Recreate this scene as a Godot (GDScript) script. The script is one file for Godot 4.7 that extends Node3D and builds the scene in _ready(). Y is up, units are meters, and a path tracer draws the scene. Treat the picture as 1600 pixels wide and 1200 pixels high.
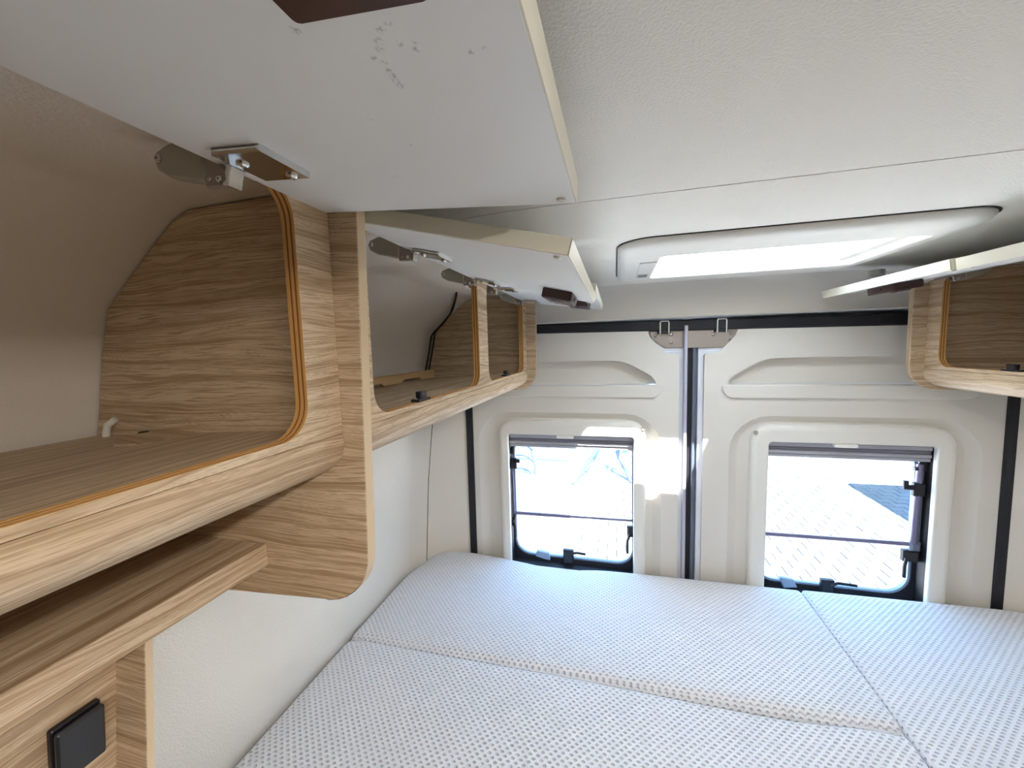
extends Node3D

const H := 1.72          # height of the camera above the van floor; coordinates below are measured from the camera
const CX := 0.49         # x -> CX - x mirrors the left furniture to the right side of the van
const GROUND := -2.27

var M := {}
var used := {}
var rng := RandomNumberGenerator.new()

# ---------------------------------------------------------------- mesh builder
class MB:
	var v := PackedVector3Array()
	var n := PackedVector3Array()
	var uv := PackedVector2Array()
	var xf := Transform3D.IDENTITY
	var mir := false
	var g := Vector3(0, 0, 1)
	var off := Vector2.ZERO

	func p(a: Vector3) -> Vector3:
		var q := xf * a
		if mir:
			q.x = 0.49 - q.x
		return q

	func put(a: Vector3, b: Vector3, c: Vector3, na: Vector3, nb: Vector3, nc: Vector3) -> void:
		var fn := (b - a).cross(c - a)
		if fn.length_squared() < 1e-18:
			return
		fn = fn.normalized()
		var gg := g
		if absf(fn.dot(gg)) > 0.85:
			gg = Vector3(0, 1, 0) if absf(g.y) < 0.5 else Vector3(1, 0, 0)
		var ax := fn.abs()
		var w := Vector3(0, 1, 0)
		if ax.y > ax.x and ax.y > ax.z:
			w = Vector3(1, 0, 0) if absf(gg.x) < 0.5 else Vector3(0, 0, 1)
		elif absf(gg.y) > 0.5:
			w = Vector3(1, 0, 0) if ax.z > ax.x else Vector3(0, 0, 1)
		# clockwise front faces
		for k in [[a, na], [c, nc], [b, nb]]:
			v.append(k[0]); n.append(k[1])
			uv.append(Vector2(k[0].dot(gg), -k[0].dot(w)) + off)

	func tri(a0: Vector3, b0: Vector3, c0: Vector3) -> void:
		var a := p(a0); var b := p(b0); var c := p(c0)
		if mir:
			var t := b; b = c; c = t
		var fn := (b - a).cross(c - a).normalized()
		put(a, b, c, fn, fn, fn)

	func quad(a: Vector3, b: Vector3, c: Vector3, d: Vector3) -> void:
		tri(a, b, c); tri(a, c, d)

	# rows of points; smooth normals inside this grid
	func grid(rows: Array, closed := false, smooth := true) -> void:
		var nr := rows.size()
		var nc: int = rows[0].size()
		var P := []
		for r in rows:
			var row := []
			for q in r:
				row.append(p(q))
			P.append(row)
		var last := nc if closed else nc - 1
		if not smooth:
			for i in nr - 1:
				for j in last:
					var k := (j + 1) % nc
					var a: Vector3 = P[i][j]; var b: Vector3 = P[i][k]; var c: Vector3 = P[i + 1][k]; var d: Vector3 = P[i + 1][j]
					var fn := (c - a).cross(d - b)
					fn = (-fn if mir else fn).normalized()
					if mir:
						put(a, c, b, fn, fn, fn); put(a, d, c, fn, fn, fn)
					else:
						put(a, b, c, fn, fn, fn); put(a, c, d, fn, fn, fn)
			return
		var N := []
		for i in nr:
			var row := PackedVector3Array(); row.resize(nc)
			N.append(row)
		for i in nr - 1:
			for j in last:
				var k := (j + 1) % nc
				var fn: Vector3 = (P[i + 1][k] - P[i][j]).cross(P[i + 1][j] - P[i][k])
				if mir:
					fn = -fn
				fn = fn.normalized()
				N[i][j] += fn; N[i][k] += fn; N[i + 1][j] += fn; N[i + 1][k] += fn
		for i in nr - 1:
			for j in last:
				var k := (j + 1) % nc
				var q := [P[i][j], P[i][k], P[i + 1][k], P[i + 1][j]]
				var m := [N[i][j].normalized(), N[i][k].normalized(), N[i + 1][k].normalized(), N[i + 1][j].normalized()]
				if mir:
					put(q[0], q[2], q[1], m[0], m[2], m[1]); put(q[0], q[3], q[2], m[0], m[3], m[2])
				else:
					put(q[0], q[1], q[2], m[0], m[1], m[2]); put(q[0], q[2], q[3], m[0], m[2], m[3])

	# closed loops joined one after the other; each band keeps its own shading
	func loft(loops: Array) -> void:
		for i in loops.size() - 1:
			grid([loops[i], loops[i + 1]], true, true)

	func fan(loop: Array) -> void:
		var c := Vector3.ZERO
		for q in loop:
			c += q
		c /= loop.size()
		for i in loop.size():
			tri(c, loop[i], loop[(i + 1) % loop.size()])

	func box(lo: Vector3, hi: Vector3, c := 0.0) -> void:
		if c <= 0.0:
			var q := []
			for k in 8:
				q.append(Vector3(hi.x if k & 1 else lo.x, hi.y if k & 2 else lo.y, hi.z if k & 4 else lo.z))
			for f in [[0, 2, 3, 1], [4, 5, 7, 6], [0, 4, 6, 2], [1, 3, 7, 5], [0, 1, 5, 4], [2, 6, 7, 3]]:
				quad(q[f[0]], q[f[1]], q[f[2]], q[f[3]])
			return
		var loop := [Vector2(lo.x, lo.y), Vector2(hi.x, lo.y), Vector2(hi.x, hi.y), Vector2(lo.x, hi.y)]
		prism(loop, Vector3.ZERO, Vector3.RIGHT, Vector3.UP, Vector3(0, 0, 1), lo.z, hi.z, c)

	static func inset(loop: Array, c: float) -> Array:
		var out := []
		var m := loop.size()
		for i in m:
			var a: Vector2 = (loop[i] - loop[(i + m - 1) % m]).normalized()
			var b: Vector2 = (loop[(i + 1) % m] - loop[i]).normalized()
			var na := Vector2(-a.y, a.x); var nb := Vector2(-b.y, b.x)
			out.append(loop[i] + (na + nb) / maxf(0.4, 1.0 + na.dot(nb)) * c)
		return out

	# counter-clockwise outline in (U, V), pushed from w0 to w1 along W, edges chamfered by c
	func prism(loop: Array, O: Vector3, U: Vector3, V: Vector3, W: Vector3, w0: float, w1: float, c := 0.0) -> void:
		var tr := Geometry2D.triangulate_polygon(PackedVector2Array(loop))
		var ins := inset(loop, c) if c > 0.0 else loop
		var at := func(q: Vector2, w: float) -> Vector3: return O + U * q.x + V * q.y + W * w
		for i in range(0, tr.size(), 3):
			var a: Vector2 = ins[tr[i]]; var b: Vector2 = ins[tr[i + 1]]; var d: Vector2 = ins[tr[i + 2]]
			if (b - a).cross(d - a) < 0:
				var t := b; b = d; d = t
			tri(at.call(a, w1), at.call(b, w1), at.call(d, w1))
			tri(at.call(a, w0), at.call(d, w0), at.call(b, w0))
		var levels := [[ins, w0], [loop, w0 + c], [loop, w1 - c], [ins, w1]] if c > 0.0 else [[loop, w0], [loop, w1]]
		for k in levels.size() - 1:
			side(levels[k][0], levels[k][1], levels[k + 1][0], levels[k + 1][1], at)

	func side(la: Array, wa: float, lb: Array, wb: float, at: Callable) -> void:
		var m := la.size()
		var fn := []
		for i in m:
			var j := (i + 1) % m
			var a := p(at.call(la[i], wa)); var b := p(at.call(la[j], wa)); var d := p(at.call(lb[i], wb)); var c := p(at.call(lb[j], wb))
			var q := (c - a).cross(d - b)
			fn.append((-q if mir else q).normalized())
		for i in m:
			var j := (i + 1) % m
			var a := p(at.call(la[i], wa)); var b := p(at.call(la[j], wa)); var d := p(at.call(lb[i], wb)); var c := p(at.call(lb[j], wb))
			var cur: Vector3 = fn[i]
			var pre: Vector3 = fn[(i + m - 1) % m]
			var nxt: Vector3 = fn[j]
			var n0 := (cur + pre).normalized() if cur.dot(pre) > 0.8 else cur
			var n1 := (cur + nxt).normalized() if cur.dot(nxt) > 0.8 else cur
			if mir:
				put(a, c, b, n0, n1, n1); put(a, d, c, n0, n0, n1)
			else:
				put(a, b, c, n0, n1, n1); put(a, c, d, n0, n1, n0)

	func tube(path: Array, r: float, seg := 10) -> void:
		var rows := []
		var prev := Vector3.ZERO
		for i in path.size():
			var t: Vector3 = (path[mini(i + 1, path.size() - 1)] - path[maxi(i - 1, 0)]).normalized()
			if prev == Vector3.ZERO:
				prev = t.cross(Vector3(0.31, 0.95, 0.11)).normalized()
			prev = (prev - t * prev.dot(t)).normalized()
			var o := t.cross(prev)
			var row := []
			for k in seg:
				var an := TAU * k / seg
				row.append(path[i] + (prev * cos(an) + o * sin(an)) * r)
			rows.append(row)
		grid(rows, true, true)
		var first: Array = rows[0].duplicate()
		first.reverse()
		fan(first); fan(rows[-1])

	# profile: Vector2(radius, height along axis)
	func lathe(o: Vector3, axis: Vector3, prof: Array, seg := 16) -> void:
		var a := axis.normalized()
		var u := a.cross(Vector3(0.2, 0.3, 0.93)).normalized()
		var w := a.cross(u)
		var rows := []
		for q in prof:
			var row := []
			for k in seg:
				var an := TAU * k / seg
				row.append(o + a * q.y + (u * cos(an) + w * sin(an)) * maxf(q.x, 0.00001))
			rows.append(row)
		for i in rows.size() - 1:
			grid([rows[i], rows[i + 1]], true, true)

	func mesh(shift: Vector3) -> ArrayMesh:
		var vv := PackedVector3Array(); vv.resize(v.size())
		for i in v.size():
			vv[i] = v[i] + shift
		var arr := []
		arr.resize(Mesh.ARRAY_MAX)
		arr[Mesh.ARRAY_VERTEX] = vv
		arr[Mesh.ARRAY_NORMAL] = n
		arr[Mesh.ARRAY_TEX_UV] = uv
		var am := ArrayMesh.new()
		am.add_surface_from_arrays(Mesh.PRIMITIVE_TRIANGLES, arr)
		return am

func mb(grain := Vector3(0, 0, 1), mirrored := false) -> MB:
	var b := MB.new()
	b.g = grain; b.mir = mirrored
	return b

# rounded rectangle, counter-clockwise
func rr(x0: float, x1: float, y0: float, y1: float, r, n := 6) -> Array:
	var rad: Array = r if r is Array else [r, r, r, r]      # bottom right, top right, top left, bottom left
	var out := []
	var cs := [Vector2(x1, y0), Vector2(x1, y1), Vector2(x0, y1), Vector2(x0, y0)]
	var dx := [-1, -1, 1, 1]
	var dy := [1, -1, -1, 1]
	for k in 4:
		var q: float = maxf(rad[k], 0.0002)
		var c := Vector2(cs[k].x + dx[k] * q, cs[k].y + dy[k] * q)
		for i in n + 1:
			var an := -PI / 2 + k * PI / 2 + PI / 2 * i / n
			out.append(c + Vector2(cos(an), sin(an)) * q)
	return out

func at_z(loop: Array, z: float) -> Array:
	var out := []
	for q in loop:
		out.append(Vector3(q.x, q.y, z))
	return out

func at_x(loop: Array, x: float) -> Array:              # loop in (z, y)
	var out := []
	for q in loop:
		out.append(Vector3(x, q.y, q.x))
	return out

func at_y(loop: Array, y: float) -> Array:              # loop in (x, z)
	var out := []
	for q in loop:
		out.append(Vector3(q.x, y, q.y))
	return out

# ---------------------------------------------------------------- scene tree helpers
func numbered(called: String) -> String:
	if not used.has(called):
		used[called] = 0
		return called
	used[called] += 1
	return "%s_%03d" % [called, used[called]]

func tag(o: Node, label: String, category: String, group := "") -> Node:
	o.set_meta("label", label)
	o.set_meta("category", category)
	if group != "":
		o.set_meta("group", group)
	return o

func thing(called: String, label: String, category: String, at: Vector3, group := "") -> Node3D:
	var o := Node3D.new()
	o.name = numbered(called)
	add_child(o)
	o.position = at + Vector3(0, H, 0)
	tag(o, label, category, group)
	return o

func struct(called: String, at := Vector3.ZERO) -> Node3D:
	var o := Node3D.new()
	o.name = called
	add_child(o)
	o.position = at + Vector3(0, H, 0)
	o.set_meta("kind", "structure")
	return o

func base_of(o: Node) -> Vector3:
	var s := Vector3.ZERO
	var q: Node = o
	while q != self and q != null:
		s += (q as Node3D).position
		q = q.get_parent()
	return s

func part(called: String, b: MB, mat: Material, parent: Node, label := "") -> MeshInstance3D:
	var o := MeshInstance3D.new()
	o.name = called
	parent.add_child(o, true)
	o.mesh = b.mesh(Vector3(0, H, 0) - base_of(parent))
	o.material_override = mat
	if label != "":
		o.set_meta("label", label)
	return o

# ---------------------------------------------------------------- materials
func plain(c: Color, rough := 0.6, metal := 0.0) -> StandardMaterial3D:
	var m := StandardMaterial3D.new()
	m.albedo_color = c
	m.roughness = rough
	m.metallic = metal
	m.cull_mode = BaseMaterial3D.CULL_DISABLED
	return m

func c8(r: int, g: int, b: int) -> Color:
	return Color(r / 255.0, g / 255.0, b / 255.0)

func grained(c: Color, rough: float, freq: float, strength: float, scale: float, sd: int) -> StandardMaterial3D:
	var m := plain(c, rough)
	var f := FastNoiseLite.new()
	f.seed = sd; f.frequency = freq; f.noise_type = FastNoiseLite.TYPE_SIMPLEX_SMOOTH
	f.fractal_octaves = 3
	var t := NoiseTexture2D.new()
	t.width = 512; t.height = 512; t.seamless = true; t.as_normal_map = true; t.bump_strength = strength
	t.noise = f
	m.normal_enabled = true
	m.normal_texture = t
	m.normal_scale = 0.6
	m.uv1_triplanar = true
	m.uv1_world_triplanar = true
	m.uv1_scale = Vector3.ONE * scale
	return m

func oak(light: Color, mid: Color, dark: Color, sd: int) -> StandardMaterial3D:
	var w := 1024; var h := 1024
	var im := Image.create(w, h, false, Image.FORMAT_RGB8)
	var a := FastNoiseLite.new(); a.seed = sd; a.frequency = 1.0; a.fractal_octaves = 3
	var b := FastNoiseLite.new(); b.seed = sd + 7; b.frequency = 1.0; b.fractal_octaves = 2
	var c := FastNoiseLite.new(); c.seed = sd + 13; c.frequency = 1.0; c.fractal_octaves = 1
	for y in h:
		for x in w:
			var s := y + 26.0 * a.get_noise_2d(x * 0.0032, y * 0.006)
			var big := a.get_noise_2d(x * 0.0016 + 40.0, s * 0.042)
			var fine := b.get_noise_2d(x * 0.007, s * 0.22)
			var pore := c.get_noise_2d(x * 0.03, s * 0.42)
			var t := clampf(0.52 + 0.72 * big + 0.50 * fine, 0.0, 1.0)
			var col := dark.lerp(mid, t * 2.0) if t < 0.5 else mid.lerp(light, t * 2.0 - 1.0)
			if pore > 0.22:
				col = col.lerp(dark, minf(0.75, (pore - 0.22) * 2.4))
			im.set_pixel(x, y, col)
	im.generate_mipmaps()
	var m := plain(Color.WHITE, 0.52)
	m.albedo_texture = ImageTexture.create_from_image(im)
	m.uv1_scale = Vector3(1.0 / 1.9, 1.0 / 0.62, 1)
	m.uv1_offset = Vector3(0.75, 0.35, 0)
	return m

func knit() -> StandardMaterial3D:
	var w := 256
	var hm := Image.create(w, w, false, Image.FORMAT_RGB8)
	var al := Image.create(w, w, false, Image.FORMAT_RGB8)
	var f := FastNoiseLite.new(); f.seed = 5; f.frequency = 0.09
	for y in w:
		for x in w:
			var d := 1e9
			for o in [Vector2(0, 0), Vector2(32, 32)]:
				var dx := fposmod(x - o.x + 32.0, 64.0) - 32.0
				var dy := fposmod(y - o.y + 32.0, 64.0) - 32.0
				d = minf(d, sqrt(dx * dx + dy * dy * 1.9))
			var hole := 1.0 - smoothstep(5.0, 17.0, d)
			var core := 1.0 - smoothstep(3.0, 9.5, d)
			var k := 0.86 - 0.80 * hole + 0.05 * f.get_noise_2d(x, y)
			hm.set_pixel(x, y, Color(k, k, k))
			var q := 1.0 - 0.13 * core
			al.set_pixel(x, y, Color(0.925 * q, 0.932 * q, 0.950 * q))
	hm.generate_mipmaps(); al.generate_mipmaps()
	var m := plain(Color.WHITE, 0.92)
	m.albedo_texture = ImageTexture.create_from_image(al)
	m.heightmap_enabled = true
	m.heightmap_scale = 0.5
	m.heightmap_texture = ImageTexture.create_from_image(hm)
	m.uv1_scale = Vector3(1.0 / 0.062, 1.0 / 0.062, 1)
	m.rim_enabled = true
	m.rim = 0.2
	return m

# white laminate with a few grey scuffs on the underside of the near flap
func scuffed() -> StandardMaterial3D:
	var w := 512
	var im := Image.create(w, w, false, Image.FORMAT_RGB8)
	var f := FastNoiseLite.new(); f.seed = 21; f.frequency = 0.24; f.fractal_octaves = 2
	im.fill(c8(236, 236, 233))
	for q in [[-0.1417, -0.1214, 3.0], [-0.1452, -0.0832, 2.0], [-0.1478, -0.0876, 2.5], [-0.1527, -0.0920, 2.5], [-0.1569, -0.0944, 2.5], [-0.1617, -0.0994, 2.0], [-0.1642, -0.0967, 2.0], [-0.1690, -0.0978, 2.0], [-0.1734, -0.0979, 3.0], [-0.1770, -0.0981, 2.5], [-0.1802, -0.0983, 2.5], [-0.1560, -0.0841, 2.0], [-0.1566, -0.0773, 1.6], [-0.1599, -0.0788, 2.0], [-0.1658, -0.0570, 2.0], [-0.1644, -0.0507, 1.6], [-0.2036, -0.1304, 2.0], [-0.2346, -0.1226, 1.4], [-0.2765, -0.1573, 1.4]]:
		var cx := int((q[0] + 0.36) / 0.3 * w)
		var cy := int((-q[1] - 0.03) / 0.3 * w)
		for dy in range(-8, 9):
			for dx in range(-8, 9):
				var d: float = Vector2(dx, dy).length() / (q[2] * 1.7)
				var k := clampf((1.0 - d) * 1.4, 0.0, 1.0) * clampf(0.30 + 2.4 * f.get_noise_2d(cx + dx, cy + dy), 0.0, 1.0)
				if k > 0.02 and cx + dx >= 0 and cx + dx < w and cy + dy >= 0 and cy + dy < w:
					im.set_pixel(cx + dx, cy + dy, im.get_pixel(cx + dx, cy + dy).lerp(c8(132, 132, 132), k * 0.45))
	im.generate_mipmaps()
	var m := plain(Color.WHITE, 0.38)
	m.albedo_texture = ImageTexture.create_from_image(im)
	m.uv1_scale = Vector3(1.0 / 0.3, 1.0 / 0.3, 1)
	m.uv1_offset = Vector3(1.2, -0.1, 0)
	return m

func make_materials() -> void:
	M.oak = oak(c8(220, 199, 170), c8(204, 179, 147), c8(164, 136, 104), 3)
	M.oak_edge = plain(c8(216, 192, 156), 0.5)
	M.ply = plain(c8(212, 162, 96), 0.6)
	M.ply_pale = plain(c8(204, 166, 116), 0.6)
	M.ply_dark = plain(c8(150, 96, 42), 0.65)
	M.flap = plain(c8(236, 236, 233), 0.38)
	M.flap_scuffed = scuffed()
	M.flap_edge = plain(c8(226, 222, 204), 0.45)
	M.lining = grained(c8(233, 226, 215), 0.8, 0.05, 3.0, 7.0, 11)
	M.ceiling = grained(c8(244, 239, 230), 0.72, 0.04, 5.0, 15.0, 12)
	M.trim = grained(c8(229, 224, 215), 0.62, 0.08, 1.5, 9.0, 13)
	M.frame = plain(c8(240, 237, 229), 0.45)
	M.white_paint = plain(c8(240, 243, 250), 0.3)
	M.rubber = plain(c8(26, 26, 34), 0.62)
	M.black = plain(c8(24, 23, 30), 0.38)
	M.socket = plain(c8(38, 40, 44), 0.42)
	M.latch = plain(c8(62, 38, 36), 0.3)
	M.chrome = plain(c8(214, 214, 212), 0.16, 1.0)
	M.steel = plain(c8(168, 158, 150), 0.45, 0.5)
	M.hinge_grey = plain(c8(176, 173, 162), 0.36, 0.35)
	M.fabric = knit()
	M.blind = plain(c8(176, 176, 184), 0.55)
	M.blind_dark = plain(c8(128, 128, 140), 0.55)
	M.bar = plain(c8(128, 122, 148), 0.4, 0.3)
	M.flange = plain(c8(190, 190, 206), 0.4)
	M.tag = plain(c8(150, 168, 192), 0.4)
	var glass := plain(Color(0.93, 0.97, 1.0, 0.06), 0.02)
	glass.transparency = BaseMaterial3D.TRANSPARENCY_ALPHA
	M.glass = glass
	var dome := plain(Color(0.97, 0.98, 1.0, 0.28), 0.05)
	dome.transparency = BaseMaterial3D.TRANSPARENCY_ALPHA
	dome.backlight_enabled = true
	dome.backlight = Color(0.9, 0.9, 0.9)
	M.dome = dome
	M.screen = plain(c8(244, 243, 240), 0.8)
	M.screen.backlight_enabled = true
	M.screen.backlight = Color(0.9, 0.9, 0.9)
	M.cable = plain(c8(30, 28, 28), 0.5)
	M.white_plastic = plain(c8(228, 226, 218), 0.4)
	M.body = plain(c8(225, 228, 232), 0.3)
	M.paver = []
	for q in [[78, 78, 78], [73, 74, 75], [84, 83, 82]]:
		M.paver.append(grained(c8(q[0], q[1], q[2]), 0.9, 0.11, 2.5, 6.0, 31))
	M.sand = plain(c8(34, 33, 30), 0.95)
	M.concrete = grained(c8(132, 132, 132), 0.9, 0.06, 1.0, 3.0, 41)
	M.bounce_slab = grained(c8(238, 238, 236), 0.9, 0.06, 1.0, 3.0, 42)  # unseen ground, kept pale so it bounces light indoors
	M.shadow_paint = plain(c8(62, 84, 94), 0.8)  # colour of the shadow bands painted on the concrete
	M.vinyl = plain(c8(74, 68, 62), 0.7)
	M.teal = plain(c8(18, 84, 84), 0.45)
	M.galv = plain(c8(112, 122, 138), 0.5, 0.3)
	M.fence_blue = plain(c8(52, 72, 100), 0.5)
	M.tyre = plain(c8(30, 30, 31), 0.85)
	M.lamp = plain(c8(250, 248, 240), 0.4)  # glowing diffuser of the added interior fill lights
	M.lamp.emission_enabled = true
	M.lamp.emission = Color(1.0, 0.975, 0.94)
	M.lamp.emission_energy_multiplier = 2.0
	M.mark = plain(c8(120, 120, 116), 0.6)

# ---------------------------------------------------------------- start
func _ready() -> void:
	rng.seed = 77
	# camera
	var cam := Camera3D.new()
	cam.name = "camera"
	cam.transform = Transform3D(Basis(CAMX, CAMY, CAMZ), Vector3(0, H, 0))
	cam.keep_aspect = Camera3D.KEEP_HEIGHT
	cam.fov = 88.406
	cam.near = 0.01
	cam.far = 200.0
	add_child(cam)
	# sky and exposure
	var we := WorldEnvironment.new()
	we.name = "sky"
	var env := Environment.new()
	var sm := ProceduralSkyMaterial.new()
	sm.sky_top_color = c8(106, 172, 230)
	sm.sky_horizon_color = c8(206, 224, 240)
	sm.ground_bottom_color = c8(150, 150, 146)
	sm.ground_horizon_color = c8(206, 214, 220)
	sm.sky_energy_multiplier = 1.0
	var sky := Sky.new()
	sky.sky_material = sm
	env.background_mode = Environment.BG_SKY
	env.sky = sky
	env.background_energy_multiplier = 1.35
	env.tonemap_mode = Environment.TONE_MAPPER_LINEAR
	env.tonemap_exposure = 5.75
	env.sdfgi_enabled = true
	env.ssao_enabled = true
	env.ssil_enabled = true
	we.environment = env
	add_child(we)
	# sun, high over the front right of the van
	var sun := DirectionalLight3D.new()
	sun.name = "sun"
	sun.light_energy = 4.6
	sun.light_color = Color(1.0, 1.0, 0.99)
	sun.light_angular_distance = 0.53
	sun.shadow_enabled = true
	sun.look_at_from_position(Vector3.ZERO, Vector3(-0.42, -1.0, -0.5), Vector3.UP)
	add_child(sun)
	make_materials()
	shell()
	doors()
	skylight()
	left_furniture()
	right_furniture()
	bed()
	fill_lamps()
	outside()

const CAMX := Vector3(0.9670, -0.0280, -0.2530)
const CAMY := Vector3(0.0030, 0.9950, -0.0980)
const CAMZ := Vector3(0.2540, 0.0940, 0.9630)

# inner outline of the left side of the body, from the roof down to the floor
func body_profile() -> Array:
	return [Vector2(-0.30, 0.1665), Vector2(-0.465, 0.1645), Vector2(-0.478, 0.160), Vector2(-0.492, 0.154), Vector2(-0.535, 0.122), Vector2(-0.61, 0.063), Vector2(-0.632, 0.0), Vector2(-0.66, -0.106), Vector2(-0.69, -0.30), Vector2(-0.715, -0.5), Vector2(-0.737, -0.8), Vector2(-0.742, -1.72)]

func wall_x(y: float) -> float:
	var q := body_profile()
	for i in range(1, q.size() - 1):
		if y >= q[i + 1].y:
			return lerpf(q[i].x, q[i + 1].x, clampf((q[i].y - y) / maxf(1e-5, q[i].y - q[i + 1].y), 0, 1))
	return q[-1].x

func wall_loop(prof: Array, t: float) -> Array:
	var inner := prof.duplicate()
	var outer := []
	for i in inner.size():
		var a: Vector2 = inner[maxi(i - 1, 0)]
		var b: Vector2 = inner[mini(i + 1, inner.size() - 1)]
		var d := (b - a).normalized()
		outer.append(inner[i] + Vector2(d.y, -d.x) * t * Vector2(1, 1))
	outer.reverse()
	var loop := inner + outer
	if Geometry2D.is_polygon_clockwise(PackedVector2Array(loop)):
		loop.reverse()
	return loop

func shell() -> void:
	# floor
	var o := struct("floor", Vector3(0.24, -1.72, 0.5))
	var b := mb(Vector3(0, 0, 1))
	b.box(Vector3(-0.82, -1.80, -1.50), Vector3(1.32, -1.72, 2.70))
	part("floor_board", b, M.vinyl, o)
	# ceiling: two lining panels that meet in a fine joint, the rear one cut out for the roof window
	o = struct("ceiling", Vector3(0.24, 0.185, 0.5))
	var cs := [Vector2(-0.34, 0.1675), Vector2(-0.30, 0.1700), Vector2(-0.25, 0.1765), Vector2(-0.20, 0.1822), Vector2(-0.15, 0.1848), Vector2(-0.10, 0.1855), Vector2(0.59, 0.1855), Vector2(0.64, 0.1848), Vector2(0.69, 0.1815), Vector2(0.74, 0.1755), Vector2(0.79, 0.1685), Vector2(0.83, 0.1665)]
	b = mb(); ceil_slice(b, cs, -0.5420, 2.70)
	part("ceiling_panel", b, M.ceiling, o)
	b = mb()
	ceil_slice(b, cs, -0.80, -0.5445)
	ceil_slice(b, cs, -1.335, -1.15)
	var lc := []; var rc := []
	for q in cs:
		if q.x < 0.04: lc.append(q)
		if q.x > 0.56: rc.append(q)
	lc.append(Vector2(0.04, 0.1855)); rc.push_front(Vector2(0.56, 0.1855))
	ceil_slice(b, lc, -1.15, -0.80)
	ceil_slice(b, rc, -1.15, -0.80)
	part("ceiling_panel", b, M.ceiling, o)
	b = mb(Vector3(1, 0, 0))
	ceil_slice(b, cs.map(func(q): return q + Vector2(0, 0.004)), -0.552, -0.536)
	part("joint_backing", b, M.cable, o)
	# outer roof skin over the lining
	b = mb()
	b.box(Vector3(-0.86, 0.245, -0.80), Vector3(1.36, 0.26, 2.75))
	b.box(Vector3(-0.86, 0.245, -1.50), Vector3(1.36, 0.26, -1.15))
	b.box(Vector3(-0.86, 0.245, -1.15), Vector3(0.04, 0.26, -0.80))
	b.box(Vector3(0.56, 0.245, -1.15), Vector3(1.36, 0.26, -0.80))
	part("roof_skin", b, M.body, o)
	# side walls
	o = struct("wall_left", Vector3(-0.74, -1.72, 0.5))
	b = mb()
	var upper := wall_loop(body_profile().filter(func(q): return q.y > -0.11), 0.07)
	var lp := wall_loop(body_profile().filter(func(q): return q.y < -0.10), 0.07)
	b.prism(lp, Vector3.ZERO, Vector3.RIGHT, Vector3.UP, Vector3(0, 0, 1), -1.245, 2.70)
	part("wall_panel", b, M.lining, o)
	b = mb()
	b.prism(upper, Vector3.ZERO, Vector3.RIGHT, Vector3.UP, Vector3(0, 0, 1), -1.345, 2.70)
	part("roof_side_lining", b, M.lining, struct("trim_1", Vector3(-0.55, -0.106, 0.5)))
	b = mb(); pillar(b)
	part("rear_pillar_trim", b, M.lining, o)
	b = mb(); pillar_back(b)
	part("pillar_backing", b, M.cable, o)
	o = struct("wall_right", Vector3(1.23, -1.72, 0.5))
	b = mb(Vector3(0, 0, 1), true)
	b.prism(lp, Vector3.ZERO, Vector3.RIGHT, Vector3.UP, Vector3(0, 0, 1), -1.245, 2.70)
	part("wall_panel", b, M.lining, o)
	b = mb(Vector3(0, 0, 1), true)
	b.prism(upper, Vector3.ZERO, Vector3.RIGHT, Vector3.UP, Vector3(0, 0, 1), -1.345, 2.70)
	part("roof_side_lining", b, M.lining, struct("trim_2", Vector3(1.04, -0.106, 0.5)))
	b = mb(Vector3(0, 0, 1), true); pillar(b)
	part("rear_pillar_trim", b, M.lining, o)
	b = mb(Vector3(0, 0, 1), true); pillar_back(b)
	part("pillar_backing", b, M.cable, o)
	# front of the living space 
	o = struct("wall_front", Vector3(0.24, -1.72, 2.70))
	b = mb()
	b.box(Vector3(-0.86, -1.80, 2.70), Vector3(1.36, 0.26, 2.76))
	part("bulkhead", b, M.vinyl, o)
	# header over the rear doors
	o = struct("wall_rear", Vector3(0.24, 0.1, -1.36))
	b = mb(Vector3(1, 0, 0))
	var hp := [Vector2(-1.318, 0.1875), Vector2(-1.330, 0.180), Vector2(-1.342, 0.160), Vector2(-1.352, 0.118), Vector2(-1.356, 0.088), Vector2(-1.353, 0.0795), Vector2(-1.360, 0.0755), Vector2(-1.375, 0.0755), Vector2(-1.46, 0.0755), Vector2(-1.46, 0.24), Vector2(-1.318, 0.24)]
	b.prism(hp, Vector3.ZERO, Vector3(0, 0, 1), Vector3.UP, Vector3(1, 0, 0), -0.80, 1.29)
	part("header_trim", b, M.trim, o)
	b = mb(Vector3(1, 0, 0))
	b.box(Vector3(-0.86, -1.80, -1.50), Vector3(-0.565, 0.24, -1.40))
	b.box(Vector3(1.055, -1.80, -1.50), Vector3(1.36, 0.24, -1.40))
	b.box(Vector3(-0.86, 0.06, -1.50), Vector3(1.36, 0.24, -1.462))
	b.box(Vector3(-0.86, -1.80, -1.50), Vector3(1.36, -1.62, -1.40))
	part("door_surround", b, M.body, o)
	# rubber seal round the door opening
	b = mb(Vector3(1, 0, 0))
	b.prism([Vector2(-0.56, 0.046), Vector2(1.06, 0.026), Vector2(1.06, 0.0615), Vector2(-0.56, 0.0775)], Vector3.ZERO, Vector3.RIGHT, Vector3.UP, Vector3(0, 0, 1), -1.392, -1.366, 0.004)
	part("header_seal", b, M.rubber, o)
	for s in [0, 1]:
		b = mb(Vector3(0, 1, 0))
		var x0 := -0.542 if s == 0 else 1.028
		var lean := -0.006 if s == 0 else 0.010
		var w := 0.026
		b.prism([Vector2(x0 + lean, -1.62), Vector2(x0 + w + lean, -1.62), Vector2(x0 + w, 0.06), Vector2(x0, 0.06)], Vector3.ZERO, Vector3.RIGHT, Vector3.UP, Vector3(0, 0, 1), -1.392, -1.362, 0.004)
		part("door_seal", b, M.rubber, o)

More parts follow.
